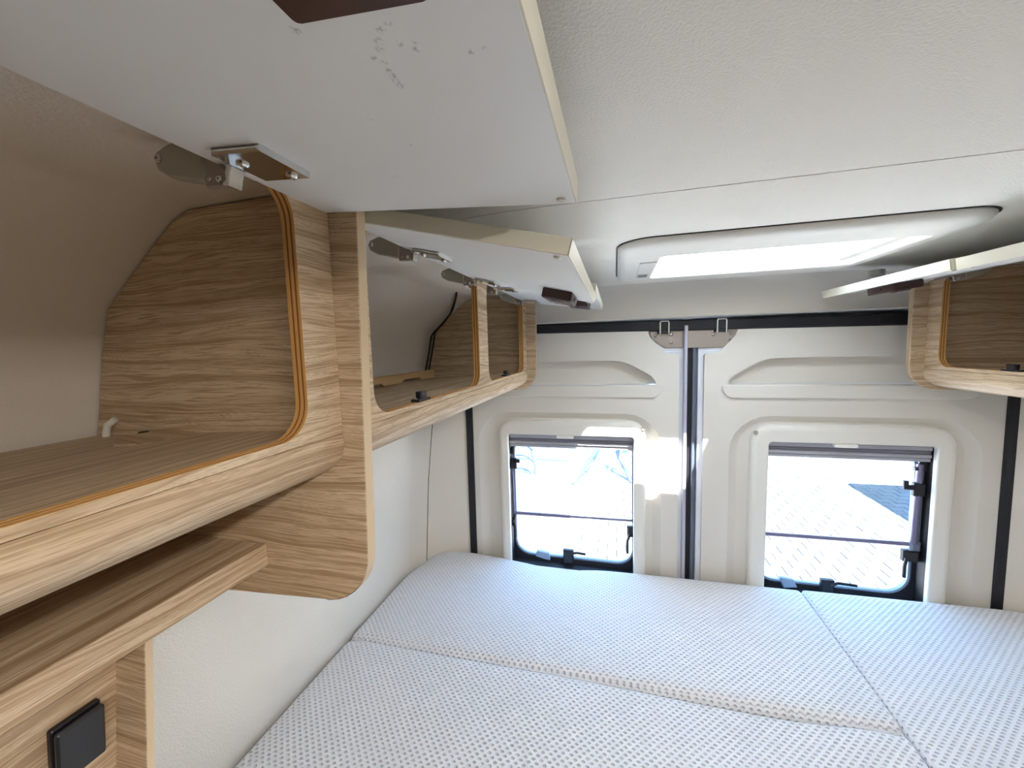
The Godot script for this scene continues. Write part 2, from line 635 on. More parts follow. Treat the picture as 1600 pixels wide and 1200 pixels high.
func ceil_slice(b: MB, cs: Array, z0: float, z1: float) -> void:
	var loop := cs.duplicate()
	loop.append(Vector2(cs[-1].x, 0.235)); loop.append(Vector2(cs[0].x, 0.235))
	b.prism(loop, Vector3.ZERO, Vector3.RIGHT, Vector3.UP, Vector3(0, 0, 1), z0, z1)

# trim of the rear corner post: from the side wall round to the door seal
func pillar(b: MB) -> void:
	var ys := [-1.70, -0.8, -0.5, -0.3, -0.1, 0.06, 0.15]
	var rows_a := []; var rows_b := []
	for y in ys:
		var wx := wall_x(y)
		rows_a.append([Vector3(wx, y, -1.235), Vector3(wx + 0.004, y, -1.262), Vector3(wx + 0.012, y, -1.285), Vector3(wx + 0.022, y, -1.305), Vector3(wx + 0.030, y, -1.3135)])
		rows_b.append([Vector3(wx + 0.032, y, -1.3150), Vector3(wx + 0.048, y, -1.325), Vector3(lerpf(wx, -0.545, 0.6), y, -1.348), Vector3(-0.556, y, -1.365), Vector3(-0.543, y, -1.371), Vector3(-0.540, y, -1.40)])
	b.grid(rows_a); b.grid(rows_b)

func pillar_back(b: MB) -> void:
	var ys := [-1.70, -0.8, -0.5, -0.3, -0.1, 0.06, 0.15]
	var rows := []
	for y in ys:
		var wx := wall_x(y)
		rows.append([Vector3(wx - 0.03, y, -1.225), Vector3(wx - 0.002, y, -1.26), Vector3(wx + 0.018, y, -1.311), Vector3(wx + 0.026, y, -1.3165), Vector3(wx + 0.036, y, -1.321), Vector3(lerpf(wx, -0.545, 0.6), y, -1.356), Vector3(-0.560, y, -1.372), Vector3(-0.560, y, -1.41)])
	b.grid(rows)

# ---------------------------------------------------------------- rear doors
func corner_cut() -> Array:     # trim outline beside the top catch of the left door, from the top edge down to the inner edge
	return [Vector2(0.090, 0.0455), Vector2(0.098, 0.043), Vector2(0.104, 0.034), Vector2(0.109, 0.017), Vector2(0.152, -0.031), Vector2(0.165, -0.038), Vector2(0.192, -0.038), Vector2(0.198, -0.043)]

func doors() -> void:
	door("door_1", false)
	door("door_2", true)

func door(called: String, right: bool) -> void:
	var o := struct(called, Vector3(0.7 if right else -0.17, -1.6, -1.37))
	var z := -1.370
	var mx := func(x: float) -> float: return 0.470 - x if right else x
	var em := [-0.498, 0.145] if not right else [0.349, 0.987]
	# main trim panel, in left-door coordinates and mirrored for the right one
	var b := door_mb(right)
	var x0 := -0.566 if right else -0.528; var x1 := 0.198
	var cut := corner_cut()
	var arch := [Vector2(0.128, -0.138), Vector2(0.124, -0.124), Vector2(0.112, -0.108), Vector2(0.050, -0.072), Vector2(0.032, -0.062), Vector2(0.010, -0.0575), Vector2(-0.03, -0.0565)]
	var arch_l := [Vector2(-0.31, -0.0565), Vector2(-0.36, -0.0575), Vector2(-0.382, -0.062), Vector2(-0.400, -0.072), Vector2(-0.462, -0.108), Vector2(-0.474, -0.124), Vector2(-0.478, -0.138)]
	var zp := [Vector3.ZERO, Vector3.RIGHT, Vector3.UP, Vector3(0, 0, 1)]
	var top := [Vector2(x0, -0.0565), Vector2(x1, -0.0565), Vector2(x1, -0.043)]
	var rc := cut.duplicate(); rc.reverse()
	top.append_array(rc)
	top.append(Vector2(x0, 0.0455))
	b.prism(top, zp[0], zp[1], zp[2], zp[3], z - 0.008, z, 0.0)
	var rp := [Vector2(x1, -0.138), Vector2(x1, -0.0565)]
	var ra := arch.duplicate(); ra.reverse()
	rp.append_array(ra)
	b.prism(rp, zp[0], zp[1], zp[2], zp[3], z - 0.008, z)
	var lp := [Vector2(x0, -0.0565), Vector2(x0, -0.138)]
	var la := arch_l.duplicate(); la.reverse()
	lp.append_array(la)
	b.prism(lp, zp[0], zp[1], zp[2], zp[3], z - 0.008, z)
	var ex: Array = em if not right else [0.470 - em[1], 0.470 - em[0]]
	b.box(Vector3(x0, -0.205, z - 0.008), Vector3(x1, -0.138, z))
	# round the window: flat front, then a rounded step back
	var out := rr(x0, x1, -1.60, -0.205, 0.0002)
	var e0 := rr(ex[0], ex[1], -1.25, -0.236, 0.115)
	var e1 := rr(ex[0] + 0.006, ex[1] - 0.006, -1.244, -0.242, 0.110)
	var e2 := rr(ex[0] + 0.016, ex[1] - 0.016, -1.234, -0.250, 0.102)
	var e3 := rr(ex[0] + 0.030, ex[1] - 0.026, -1.22, -0.256, 0.092)
	var hole: Array = [-0.402, 0.080] if not right else [0.470 - 0.905, 0.470 - 0.420]
	var h0 := rr(hole[0], hole[1], -0.84, -0.275, 0.05)
	b.loft([at_z(out, z), at_z(e0, z)])
	b.grid([at_z(e0, z), at_z(e1, z - 0.004), at_z(e2, z - 0.012), at_z(e3, z - 0.015)], true, true)
	b.loft([at_z(e3, z - 0.015), at_z(h0, z - 0.015), at_z(h0, z - 0.06)])
	# inner edge of the trim turned back
	b.box(Vector3(x1 - 0.002, -1.60, z - 0.02), Vector3(x1, -0.045, z - 0.0005))
	part("door_trim", b, M.trim, o)
	# storage pocket above the window
	b = door_mb(right)
	var back := arch + arch_l
	var bl := []
	for q in back: bl.append(q)
	var inner := []
	for q in bl: inner.append(Vector3(q.x, q.y, z - 0.034))
	var fr := []
	for q in bl: fr.append(Vector3(q.x, q.y, z - 0.002))
	b.grid([fr, inner], false, true)
	b.prism(bl, Vector3.ZERO, Vector3.RIGHT, Vector3.UP, Vector3(0, 0, 1), z - 0.038, z - 0.034)
	part("pocket_recess", b, M.trim, o)
	b = door_mb(right)
	b.prism(rr(-0.500, 0.146, -0.181, -0.139, [0.034, 0.006, 0.006, 0.034]), Vector3.ZERO, Vector3.RIGHT, Vector3.UP, Vector3(0, 0, 1), z - 0.004, z + 0.008, 0.003)
	part("pocket_lip", b, M.trim, o)
	# painted metal of the door behind the trim
	b = door_mb(right)
	b.box(Vector3(0.088, -0.0295, z - 0.030), Vector3(0.214, 0.050, z - 0.0135))
	b.box(Vector3(0.150, -1.60, z - 0.030), Vector3(0.214, -0.03, z - 0.012), 0.002)
	b.box(Vector3(-0.53, -1.62, z - 0.10), Vector3(-0.44, 0.06, z - 0.06))
	b.box(Vector3(0.11, -1.62, z - 0.10), Vector3(0.225, 0.06, z - 0.06))
	b.box(Vector3(-0.53, -0.25, z - 0.10), Vector3(0.225, 0.06, z - 0.06))
	b.box(Vector3(-0.53, -1.62, z - 0.10), Vector3(0.225, -0.86, z - 0.06))
	part("door_shell", b, M.white_paint, o)
	if not right:
		b = mb()
		b.box(Vector3(0.2115, -1.60, z - 0.028), Vector3(0.2215, 0.052, z + 0.010), 0.002)
		part("centre_flange", b, M.flange, o)
		b = mb()
		b.box(Vector3(0.2215, -1.60, z - 0.055), Vector3(0.240, 0.035, z - 0.016))
		part("centre_seal", b, M.rubber, o)
	else:
		b = mb()
		b.box(Vector3(0.2395, -1.60, z - 0.050), Vector3(0.2475, 0.030, z - 0.008), 0.002)
		b.box(Vector3(0.2475, -1.60, z - 0.050), Vector3(0.2555, 0.030, z - 0.020), 0.001)
		part("centre_flange", b, M.galv, o)
	# catch plate
	b = mb()
	if not right:
		b.prism([Vector2(0.155, -0.0185), Vector2(0.209, -0.0185), Vector2(0.210, 0.0365), Vector2(0.1065, 0.036), Vector2(0.112, 0.019), Vector2(0.128, 0.0)], Vector3.ZERO, Vector3.RIGHT, Vector3.UP, Vector3(0, 0, 1), z - 0.012, z - 0.008, 0.001)
	else:
		b.prism([Vector2(0.2225, -0.0200), Vector2(0.351, -0.0185), Vector2(0.3705, 0.004), Vector2(0.3705, 0.036), Vector2(0.2225, 0.036)], Vector3.ZERO, Vector3.RIGHT, Vector3.UP, Vector3(0, 0, 1), z - 0.010, z - 0.005, 0.001)
	var pl := part("catch_plate", b, M.steel, o)
	var sc: Array = [Vector2(0.1255, 0.0210), Vector2(0.1735, 0.0245), Vector2(0.1735, -0.0005)] if not right else [Vector2(0.298, 0.0205), Vector2(0.3485, 0.0225), Vector2(0.3465, 0.0000)]
	for q in sc:
		b = mb()
		b.lathe(Vector3(q.x, q.y, z - 0.007 if not right else z - 0.005), Vector3(0, 0, 1), [Vector2(0.0056, -0.002), Vector2(0.0056, 0.0012), Vector2(0.0042, 0.0028), Vector2(0.0022, 0.003), Vector2(0.0018, 0.0012), Vector2(0, 0.0010)], 14)
		part("screw", b, M.chrome, pl)
	# striker loop of bent wire at the header with its rubber foot
	var xs: float = 0.152 if not right else 0.320
	b = mb()
	b.tube([Vector3(xs - 0.013, 0.026, z + 0.004), Vector3(xs - 0.013, 0.064, z + 0.004), Vector3(xs - 0.011, 0.068, z + 0.004), Vector3(xs + 0.011, 0.068, z + 0.004), Vector3(xs + 0.013, 0.064, z + 0.004), Vector3(xs + 0.013, 0.026, z + 0.004)], 0.0021, 8)
	part("striker_loop", b, M.white_plastic, o)
	b = mb()
	b.box(Vector3(xs - 0.021, 0.028, z - 0.010), Vector3(xs + 0.019, 0.040, z + 0.002), 0.003)
	part("striker_foot", b, M.black, o)
	door_window(right)

func door_mb(right: bool) -> MB:
	var b := mb(Vector3(1, 0, 0))
	if right:
		b.xf = Transform3D(Basis(Vector3(-1, 0, 0), Vector3.UP, Vector3(0, 0, 1)), Vector3(0.470, 0, 0))
	return b

func lever(parent: Node, block: Array, path: Array, zc: float, r := 0.0044) -> void:
	var b := mb()
	b.box(Vector3(block[0], block[2], zc - 0.008), Vector3(block[1], block[3], zc + 0.012), 0.004)
	var k := part("latch_block", b, M.black, parent)
	b = mb()
	var pp := []
	for q in path: pp.append(Vector3(q.x, q.y, zc + 0.014))
	b.tube(pp, r, 8)
	part("lever", b, M.black, k)

func door_window(right: bool) -> void:
	var o := struct("window_2" if right else "window_1", Vector3(0.66 if right else -0.16, -0.80, -1.38))
	var ox: Array = [0.409, 0.924] if right else [-0.414, 0.096]     # outer
	var ix: Array = [0.456, 0.876] if right else [-0.3795, 0.0565]   # inner, front lip
	var z := -1.384
	# moulded frame
	var b := mb(Vector3(1, 0, 0))
	var l := []
	l.append([rr(ox[0], ox[1], -0.90, -0.262, 0.052, 8), z])
	l.append([rr(ox[0], ox[1], -0.90, -0.262, 0.052, 8), z + 0.020])
	l.append([rr(ox[0] + 0.003, ox[1] - 0.003, -0.897, -0.265, 0.050, 8), z + 0.026])
	l.append([rr(ox[0] + 0.009, ox[1] - 0.009, -0.891, -0.271, 0.046, 8), z + 0.030])
	l.append([rr(ox[0] + 0.016, ox[1] - 0.016, -0.884, -0.278, 0.042, 8), z + 0.031])
	var rows := []
	for q in l: rows.append(at_z(q[0], q[1]))
	b.grid(rows, true, true)
	var li := rr(ix[0] - 0.004, ix[1] + 0.004, -0.815, -0.311, 0.012, 8)
	var li2 := rr(ix[0], ix[1], -0.811, -0.315, 0.010, 8)
	b.loft([rows[-1], at_z(li, z + 0.031)])
	b.grid([at_z(li, z + 0.031), at_z(rr(ix[0] - 0.001, ix[1] + 0.001, -0.812, -0.314, 0.011, 8), z + 0.030), at_z(li2, z + 0.026)], true, true)
	b.loft([at_z(li2, z + 0.026), at_z(li2, z + 0.016)])
	part("window_frame", b, M.frame, o)
	# seam of the corner piece of the frame and a small screw cover
	b = mb()
	var cx: float = ox[0] + 0.012 if right else ox[1] - 0.012
	b.lathe(Vector3(cx - 0.002 if right else cx + 0.002, -0.285, z + 0.0295), Vector3(0.2 if not right else -0.2, 0.2, 1), [Vector2(0.006, -0.004), Vector2(0.006, 0.0005), Vector2(0.004, 0.0018), Vector2(0, 0.002)], 12)
	part("screw_cover", b, M.steel, o)
	# rubber gasket, its opening is rounder than the frame
	var gz := z - 0.022
	b = mb()
	var g0 := rr(ix[0] - 0.02, ix[1] + 0.02, -0.835, -0.30, 0.02, 8)
	var gl: float = ix[0] + 0.004 if not right else ix[0] - 0.012
	var gr: float = ix[1] + 0.004 if not right else ix[1] - 0.010
	var gb := -0.794
	var g1 := rr(gl, gr, gb, -0.33, 0.060, 8)
	var g2 := rr(gl + 0.006, gr - 0.006, gb + 0.006, -0.336, 0.056, 8)
	b.loft([at_z(li2, z + 0.016), at_z(li2, gz), at_z(g0, gz)])
	b.loft([at_z(g0, gz), at_z(g1, gz), at_z(g1, gz - 0.012)])
	part("gasket", b, M.rubber, o)
	b = mb()
	b.loft([at_z(g1, gz - 0.004), at_z(g2, gz - 0.004), at_z(g2, gz - 0.016)])
	part("sash_edge", b, M.tag, o)
	b = mb()
	b.prism(rr(gl - 0.004, gr + 0.004, gb - 0.004, -0.325, 0.06, 8), Vector3.ZERO, Vector3.RIGHT, Vector3.UP, Vector3(0, 0, 1), gz - 0.020, gz - 0.016)
	part("window_pane", b, M.glass, o)
	# folded blind and fly screen under the head of the frame
	var y := -0.3165
	var dy := -0.003 if right else -0.003
	for q in [[0.014, 0.010, M.blind], [0.011, 0.006, M.blind_dark], [0.011, 0.009, M.blind], [0.012, 0.005, M.blind]]:
		b = mb(Vector3(1, 0, 0))
		b.box(Vector3(ix[0] + 0.001, y - q[0], z - 0.006), Vector3(ix[1] - 0.001, y - 0.0012, z + 0.004 + q[1]), 0.002)
		part("blind_slat", b, q[2], o)
		y -= q[0]
	b = mb(Vector3(1, 0, 0))
	var tx := lerpf(ix[0], ix[1], 0.475)
	b.prism(rr(tx - 0.030, tx + 0.030, -0.324, -0.314, 0.004, 4), Vector3.ZERO, Vector3.RIGHT, Vector3.UP, Vector3(0, 0, 1), z + 0.020, z + 0.036, 0.002)
	part("blind_grip", b, M.frame, o)
	# stay bar across the pane
	b = mb(Vector3(1, 0, 0))
	if right:
		b.tube([Vector3(ix[0] - 0.01, -0.627, z - 0.010), Vector3(ix[1] - 0.030, -0.622, z - 0.010)], 0.0062, 8)
	else:
		b.tube([Vector3(ix[0] + 0.006, -0.6265, z - 0.012), Vector3(lerpf(ix[0], ix[1], 0.5), -0.6235, z - 0.012)], 0.0062, 8)
		b.tube([Vector3(lerpf(ix[0], ix[1], 0.5), -0.6235, z - 0.012), Vector3(ix[1] - 0.002, -0.6205, z - 0.012)], 0.0040, 8)
	part("screen_bar", b, M.bar, o)
	# latches with levers
	var lz := z - 0.012
	if right:
		lever(o, [0.626, 0.662, -0.800, -0.760], [Vector2(0.650, -0.772), Vector2(0.668, -0.763), Vector2(0.718, -0.765)], lz)
		lever(o, [0.832, 0.872, -0.675, -0.640], [Vector2(0.838, -0.662), Vector2(0.834, -0.684), Vector2(0.834, -0.722)], lz)
		lever(o, [0.440, 0.4600, -0.675, -0.630], [Vector2(0.452, -0.640), Vector2(0.460, -0.660), Vector2(0.458, -0.680)], lz)
		b = mb(); b.box(Vector3(0.844, -0.470, lz), Vector3(0.872, -0.430, lz + 0.016), 0.003)
		b.box(Vector3(0.822, -0.452, lz + 0.004), Vector3(0.852, -0.438, lz + 0.016), 0.003)
		b.box(Vector3(0.820, -0.450, lz + 0.004), Vector3(0.832, -0.425, lz + 0.016), 0.003)
		part("stay_clip", b, M.black, o)
		b = mb(); b.box(Vector3(0.856, -0.396, lz), Vector3(0.876, -0.366, lz + 0.012), 0.003)
		b.box(Vector3(0.846, -0.394, lz), Vector3(0.866, -0.384, lz + 0.012), 0.002)
		part("stay_clip", b, M.black, o)
		b = mb(); b.box(Vector3(0.452, -0.432, lz), Vector3(0.462, -0.408, lz + 0.012), 0.003)
		part("stay_clip", b, M.black, o)
		b = mb(Vector3(0, 1, 0)); b.tube([Vector3(0.860, -0.375, lz + 0.006), Vector3(0.8545, -0.62, lz + 0.006)], 0.0085, 12)
		part("stay_tube", b, M.bar, o)
		b = mb(Vector3(0, 1, 0)); b.box(Vector3(0.867, -0.64, lz - 0.004), Vector3(0.873, -0.36, lz + 0.004), 0.001)
		part("stay_rail", b, M.galv, o)
		b = mb(); b.box(Vector3(0.846, -0.640, lz), Vector3(0.872, -0.612, lz + 0.015), 0.005)
		part("stay_joint", b, M.galv, o)
		b = mb(); b.prism([Vector2(0.522, -0.800), Vector2(0.560, -0.794), Vector2(0.550, -0.770), Vector2(0.510, -0.766)], Vector3.ZERO, Vector3.RIGHT, Vector3.UP, Vector3(0, 0, 1), lz - 0.004, lz + 0.012, 0.002)
		part("sash_stop", b, M.tag, o)
	else:
		lever(o, [-0.190, -0.152, -0.800, -0.750], [Vector2(-0.160, -0.758), Vector2(-0.140, -0.753), Vector2(-0.108, -0.755)], lz)
		lever(o, [-0.382, -0.368, -0.676, -0.640], [Vector2(-0.375, -0.655), Vector2(-0.369, -0.672), Vector2(-0.368, -0.715)], lz)
		lever(o, [0.036, 0.058, -0.678, -0.640], [Vector2(0.046, -0.664), Vector2(0.037, -0.690), Vector2(0.037, -0.735)], lz)
		b = mb(); b.box(Vector3(-0.3795, -0.452, lz), Vector3(-0.358, -0.412, lz + 0.014), 0.003)
		b.box(Vector3(-0.372, -0.430, lz + 0.002), Vector3(-0.346, -0.416, lz + 0.014), 0.003)
		part("stay_clip", b, M.black, o)
		b = mb(); b.box(Vector3(-0.3795, -0.395, lz), Vector3(-0.366, -0.372, lz + 0.012), 0.003)
		part("stay_clip", b, M.black, o)
		b = mb(); b.prism([Vector2(-0.262, -0.792), Vector2(-0.240, -0.795), Vector2(-0.244, -0.768), Vector2(-0.288, -0.763), Vector2(-0.294, -0.784)], Vector3.ZERO, Vector3.RIGHT, Vector3.UP, Vector3(0, 0, 1), lz - 0.004, lz + 0.012, 0.002)
		part("sash_stop", b, M.tag, o)
		b = mb(Vector3(0, 1, 0)); b.tube([Vector3(-0.3775, -0.40, lz), Vector3(-0.374, -0.63, lz)], 0.003, 8)
		part("stay_tube", b, M.bar, o)
		b = mb(Vector3(0, 1, 0)); b.tube([Vector3(0.054, -0.37, lz), Vector3(0.0555, -0.63, lz)], 0.0022, 8)
		part("stay_tube", b, M.bar, o)

# ---------------------------------------------------------------- roof window
func skylight() -> void:
	var o := struct("window_3", Vector3(0.3, 0.185, -0.97))
	var b := mb(Vector3(1, 0, 0))
	var rows := []
	for q in [[0.000, 0.1850], [0.000, 0.1815], [0.004, 0.1765], [0.010, 0.1725], [0.020, 0.1700], [0.032, 0.1690]]:
		rows.append(at_y(rr(0.004 + q[0], 0.570 - q[0], -1.200 + q[0], -0.755 - q[0], 0.065 - q[0], 8), q[1]))
	b.grid(rows, true, true)
	var i0 := rr(0.086, 0.530, -1.128, -0.852, 0.016, 8)
	b.loft([rows[-1], at_y(i0, 0.1690)])
	b.grid([at_y(i0, 0.1690), at_y(rr(0.088, 0.528, -1.126, -0.854, 0.015, 8), 0.1705), at_y(rr(0.088, 0.528, -1.126, -0.854, 0.015, 8), 0.178)], true, true)
	b.loft([at_y(rr(0.088, 0.528, -1.126, -0.854, 0.015, 8), 0.178), at_y(rr(0.066, 0.545, -1.140, -0.830, 0.015, 8), 0.250)])
	part("roof_window_frame", b, M.frame, o)
	# dome
	b = mb()
	var dr := []
	for q in [[0.0, 0.262], [0.01, 0.285], [0.04, 0.296], [0.10, 0.302]]:
		dr.append(at_y(rr(0.03 + q[0], 0.57 - q[0], -1.165 + q[0], -0.79 - q[0], 0.05, 8), q[1]))
	b.grid(dr, true, true)
	b.fan(dr[-1])
	part("dome_pane", b, M.dome, o)
	# sliding screen cassette at the left end, with a small printed plate
	b = mb()
	b.box(Vector3(0.050, 0.1665, -1.090), Vector3(0.084, 0.1692, -0.900), 0.001)
	part("screen_cassette", b, M.frame, o)
	b = mb()
	b.box(Vector3(0.052, 0.1655, -1.075), Vector3(0.076, 0.1664, -1.035))
	var pl := part("print_plate", b, M.blind, o)
	for k in 3:
		b = mb()
		b.box(Vector3(0.054, 0.1650, -1.070 + k * 0.012), Vector3(0.074, 0.1654, -1.064 + k * 0.012))
		part("print_line", b, M.mark, pl)
	# white screen added over the near half to trim the sun patch
	b = mb(Vector3(1, 0, 0))
	b.box(Vector3(0.070, 0.2140, -1.000), Vector3(0.542, 0.2150, -0.842))
	part("added_screen", b, M.screen, o)
	b = mb(Vector3(1, 0, 0))
	b.box(Vector3(0.070, 0.2100, -1.012), Vector3(0.542, 0.2190, -0.998), 0.002)
	part("screen_bar", b, M.frame, o)  # end bar of the added screen
	# guide strip across the right end
	b = mb()
	b.box(Vector3(0.500, 0.180, -1.122), Vector3(0.522, 0.190, -0.858), 0.002)
	part("guide_strip", b, M.frame, o)
	# dark joint between frame and lining along the near edge
	b = mb()
	b.loft([at_y(rr(0.001, 0.573, -1.203, -0.752, 0.067, 8), 0.1853), at_y(rr(0.001, 0.573, -1.203, -0.752, 0.067, 8), 0.1840), at_y(rr(0.010, 0.564, -1.194, -0.761, 0.06, 8), 0.1840)])
	part("frame_gasket", b, M.cable, o)

# ---------------------------------------------------------------- furniture
const PLY := [0.0, 0.0030, 0.0052, 0.0082, 0.0104, 0.0140]

# face board in the plane x, with one rounded opening (z0..z1, y0..y1) and the plies of its edge showing
func face(parent: Node, fx: float, zb: Array, yb: Array, zo: Array, yo: Array, r: float, mir: bool) -> void:
	var outer := rr(zb[0], zb[1], yb[0], yb[1], 0.0002, 8)
	var inner := rr(zo[0], zo[1], yo[0], yo[1], r, 8)
	var b := mb(Vector3(0, 0, 1), mir)
	b.loft([at_x(outer, fx), at_x(inner, fx)])
	b.loft([at_x(inner, fx - 0.014), at_x(outer, fx - 0.014)])
	b.loft([at_x(outer, fx - 0.014), at_x(outer, fx)])
	var f := part("face_frame", b, M.oak, parent)
	for k in 5:
		b = mb(Vector3(0, 0, 1), mir)
		var a := inner; 
		var e := 0.0002 if k % 2 == 0 else -0.0003
		var lp := rr(zo[0] + e, zo[1] - e, yo[0] + e, yo[1] - e, r, 8)
		b.loft([at_x(a, fx - PLY[k]), at_x(lp, fx - PLY[k] - 0.0001), at_x(lp, fx - PLY[k + 1] + 0.0001), at_x(a, fx - PLY[k + 1])])
		part("plywood_layer", b, M.ply if k % 2 == 0 else M.ply_dark, f)

func fascia(parent: Node, fx: float, z0: float, z1: float, mir: bool) -> void:
	var b := mb(Vector3(0, 0, 1), mir)
	b.off = Vector2(0.4, 0.17)
	var loop := [Vector2(fx, -0.0875), Vector2(fx + 0.001, -0.098), Vector2(fx - 0.002, -0.110), Vector2(fx - 0.010, -0.1205), Vector2(fx - 0.024, -0.1290), Vector2(fx - 0.050, -0.1360), Vector2(fx - 0.085, -0.1385), Vector2(fx - 0.085, -0.120), Vector2(fx - 0.014, -0.110), Vector2(fx - 0.014, -0.0863), Vector2(fx - 0.0012, -0.0863)]
	loop.reverse()
	b.prism(loop, Vector3.ZERO, Vector3.RIGHT, Vector3.UP, Vector3(0, 0, 1), z0, z1)
	part("bottom_fascia", b, M.oak, parent)
	b = mb(Vector3(0, 0, 1), mir)
	b.box(Vector3(fx - 0.012, -0.0880, z0), Vector3(fx - 0.0030, -0.0850, z1))
	part("shadow_gap", b, M.ply_dark, parent)

func screw(parent: Node, at: Vector3, axis: Vector3, r: float, mat: Material, mir: bool) -> void:
	var b := mb(Vector3(0, 0, 1), mir)
	b.lathe(at, axis, [Vector2(r, -0.001), Vector2(r, r * 0.3), Vector2(r * 0.75, r * 0.6), Vector2(r * 0.35, r * 0.62), Vector2(r * 0.3, r * 0.25), Vector2(0, r * 0.22)], 12)
	part("screw", b, mat, parent)

# lid stay hinge: plate on the cabinet side, bent arm, chrome plate screwed to the flap
func hinge(parent: Node, z: float, hx: float, hy: float, d: Vector2, mir: bool) -> void:
	var h := Node3D.new()
	h.name = "hinge"
	parent.add_child(h, true)
	var b := mb(Vector3(0, 0, 1), mir)
	var q := [Vector2(hx - 0.060, hy + 0.010), Vector2(hx - 0.057, hy + 0.003), Vector2(hx - 0.045, hy - 0.004), Vector2(hx - 0.012, hy - 0.012), Vector2(hx - 0.010, hy + 0.012), Vector2(hx - 0.030, hy + 0.022), Vector2(hx - 0.046, hy + 0.020), Vector2(hx - 0.057, hy + 0.016)]
	b.prism(q, Vector3.ZERO, Vector3.RIGHT, Vector3.UP, Vector3(0, 0, 1), z - 0.006, z + 0.004, 0.002)
	part("hinge_body", b, M.hinge_grey, h, "grey stamped hinge body")
	screw(h, Vector3(hx - 0.053, hy + 0.010, z + 0.004), Vector3(0, 0, 1), 0.0032, M.chrome, mir)
	b = mb(Vector3(0, 0, 1), mir)
	b.prism([Vector2(hx - 0.013, hy - 0.015), Vector2(hx + 0.004, hy - 0.016), Vector2(hx + 0.010, hy - 0.011), Vector2(hx - 0.004, hy + 0.010), Vector2(hx - 0.013, hy + 0.010)], Vector3.ZERO, Vector3.RIGHT, Vector3.UP, Vector3(0, 0, 1), z - 0.004, z + 0.002, 0.001)
	part("hinge_link", b, M.steel, h)
	screw(h, Vector3(hx + 0.001, hy - 0.011, z + 0.002), Vector3(0, 0, 1), 0.0026, M.chrome, mir)
	screw(h, Vector3(hx - 0.008, hy - 0.010, z + 0.002), Vector3(0, 0, 1), 0.0018, M.chrome, mir)
	# arm: a bent strap from the link up to the plate
	b = mb(Vector3(0, 0, 1), mir)
	var arm := [Vector2(hx + 0.016, hy - 0.0030), Vector2(hx + 0.013, hy - 0.010), Vector2(hx + 0.011, hy - 0.0175), Vector2(hx + 0.007, hy - 0.0170), Vector2(hx + 0.0055, hy - 0.0155), Vector2(hx + 0.009, hy - 0.0130), Vector2(hx + 0.009, hy - 0.008), Vector2(hx + 0.011, hy - 0.0025)]
	arm.reverse()
	b.prism(arm, Vector3.ZERO, Vector3.RIGHT, Vector3.UP, Vector3(0, 0, 1), z - 0.007, z + 0.005, 0.0008)
	part("hinge_arm", b, M.chrome, h)
	# flap plate
	var nrm := Vector2(-d.y, d.x)
	if nrm.y < 0: nrm = -nrm
	b = mb(Vector3(0, 0, 1), mir)
	b.xf = Transform3D(Basis(Vector3(d.x, d.y, 0), Vector3(nrm.x, nrm.y, 0), Vector3(0, 0, 1)), Vector3(hx, hy, 0))
	b.box(Vector3(0.020, -0.0045, z - 0.022), Vector3(0.060, -0.0002, z + 0.024), 0.0016)
	part("hinge_plate", b, M.chrome, h)
	for k in [[0.030, 0.008], [0.050, -0.014]]:
		b = mb(Vector3(0, 0, 1), mir)
		b.xf = Transform3D(Basis(Vector3(d.x, d.y, 0), Vector3(nrm.x, nrm.y, 0), Vector3(0, 0, 1)), Vector3(hx, hy, 0))
		b.lathe(Vector3(k[0], -0.0045, z + k[1]), Vector3(0, -1, 0), [Vector2(0.0042, -0.001), Vector2(0.0042, 0.001), Vector2(0.003, 0.0022), Vector2(0.0015, 0.0023), Vector2(0.0012, 0.001), Vector2(0, 0.001)], 12)
		part("screw", b, M.chrome, h)

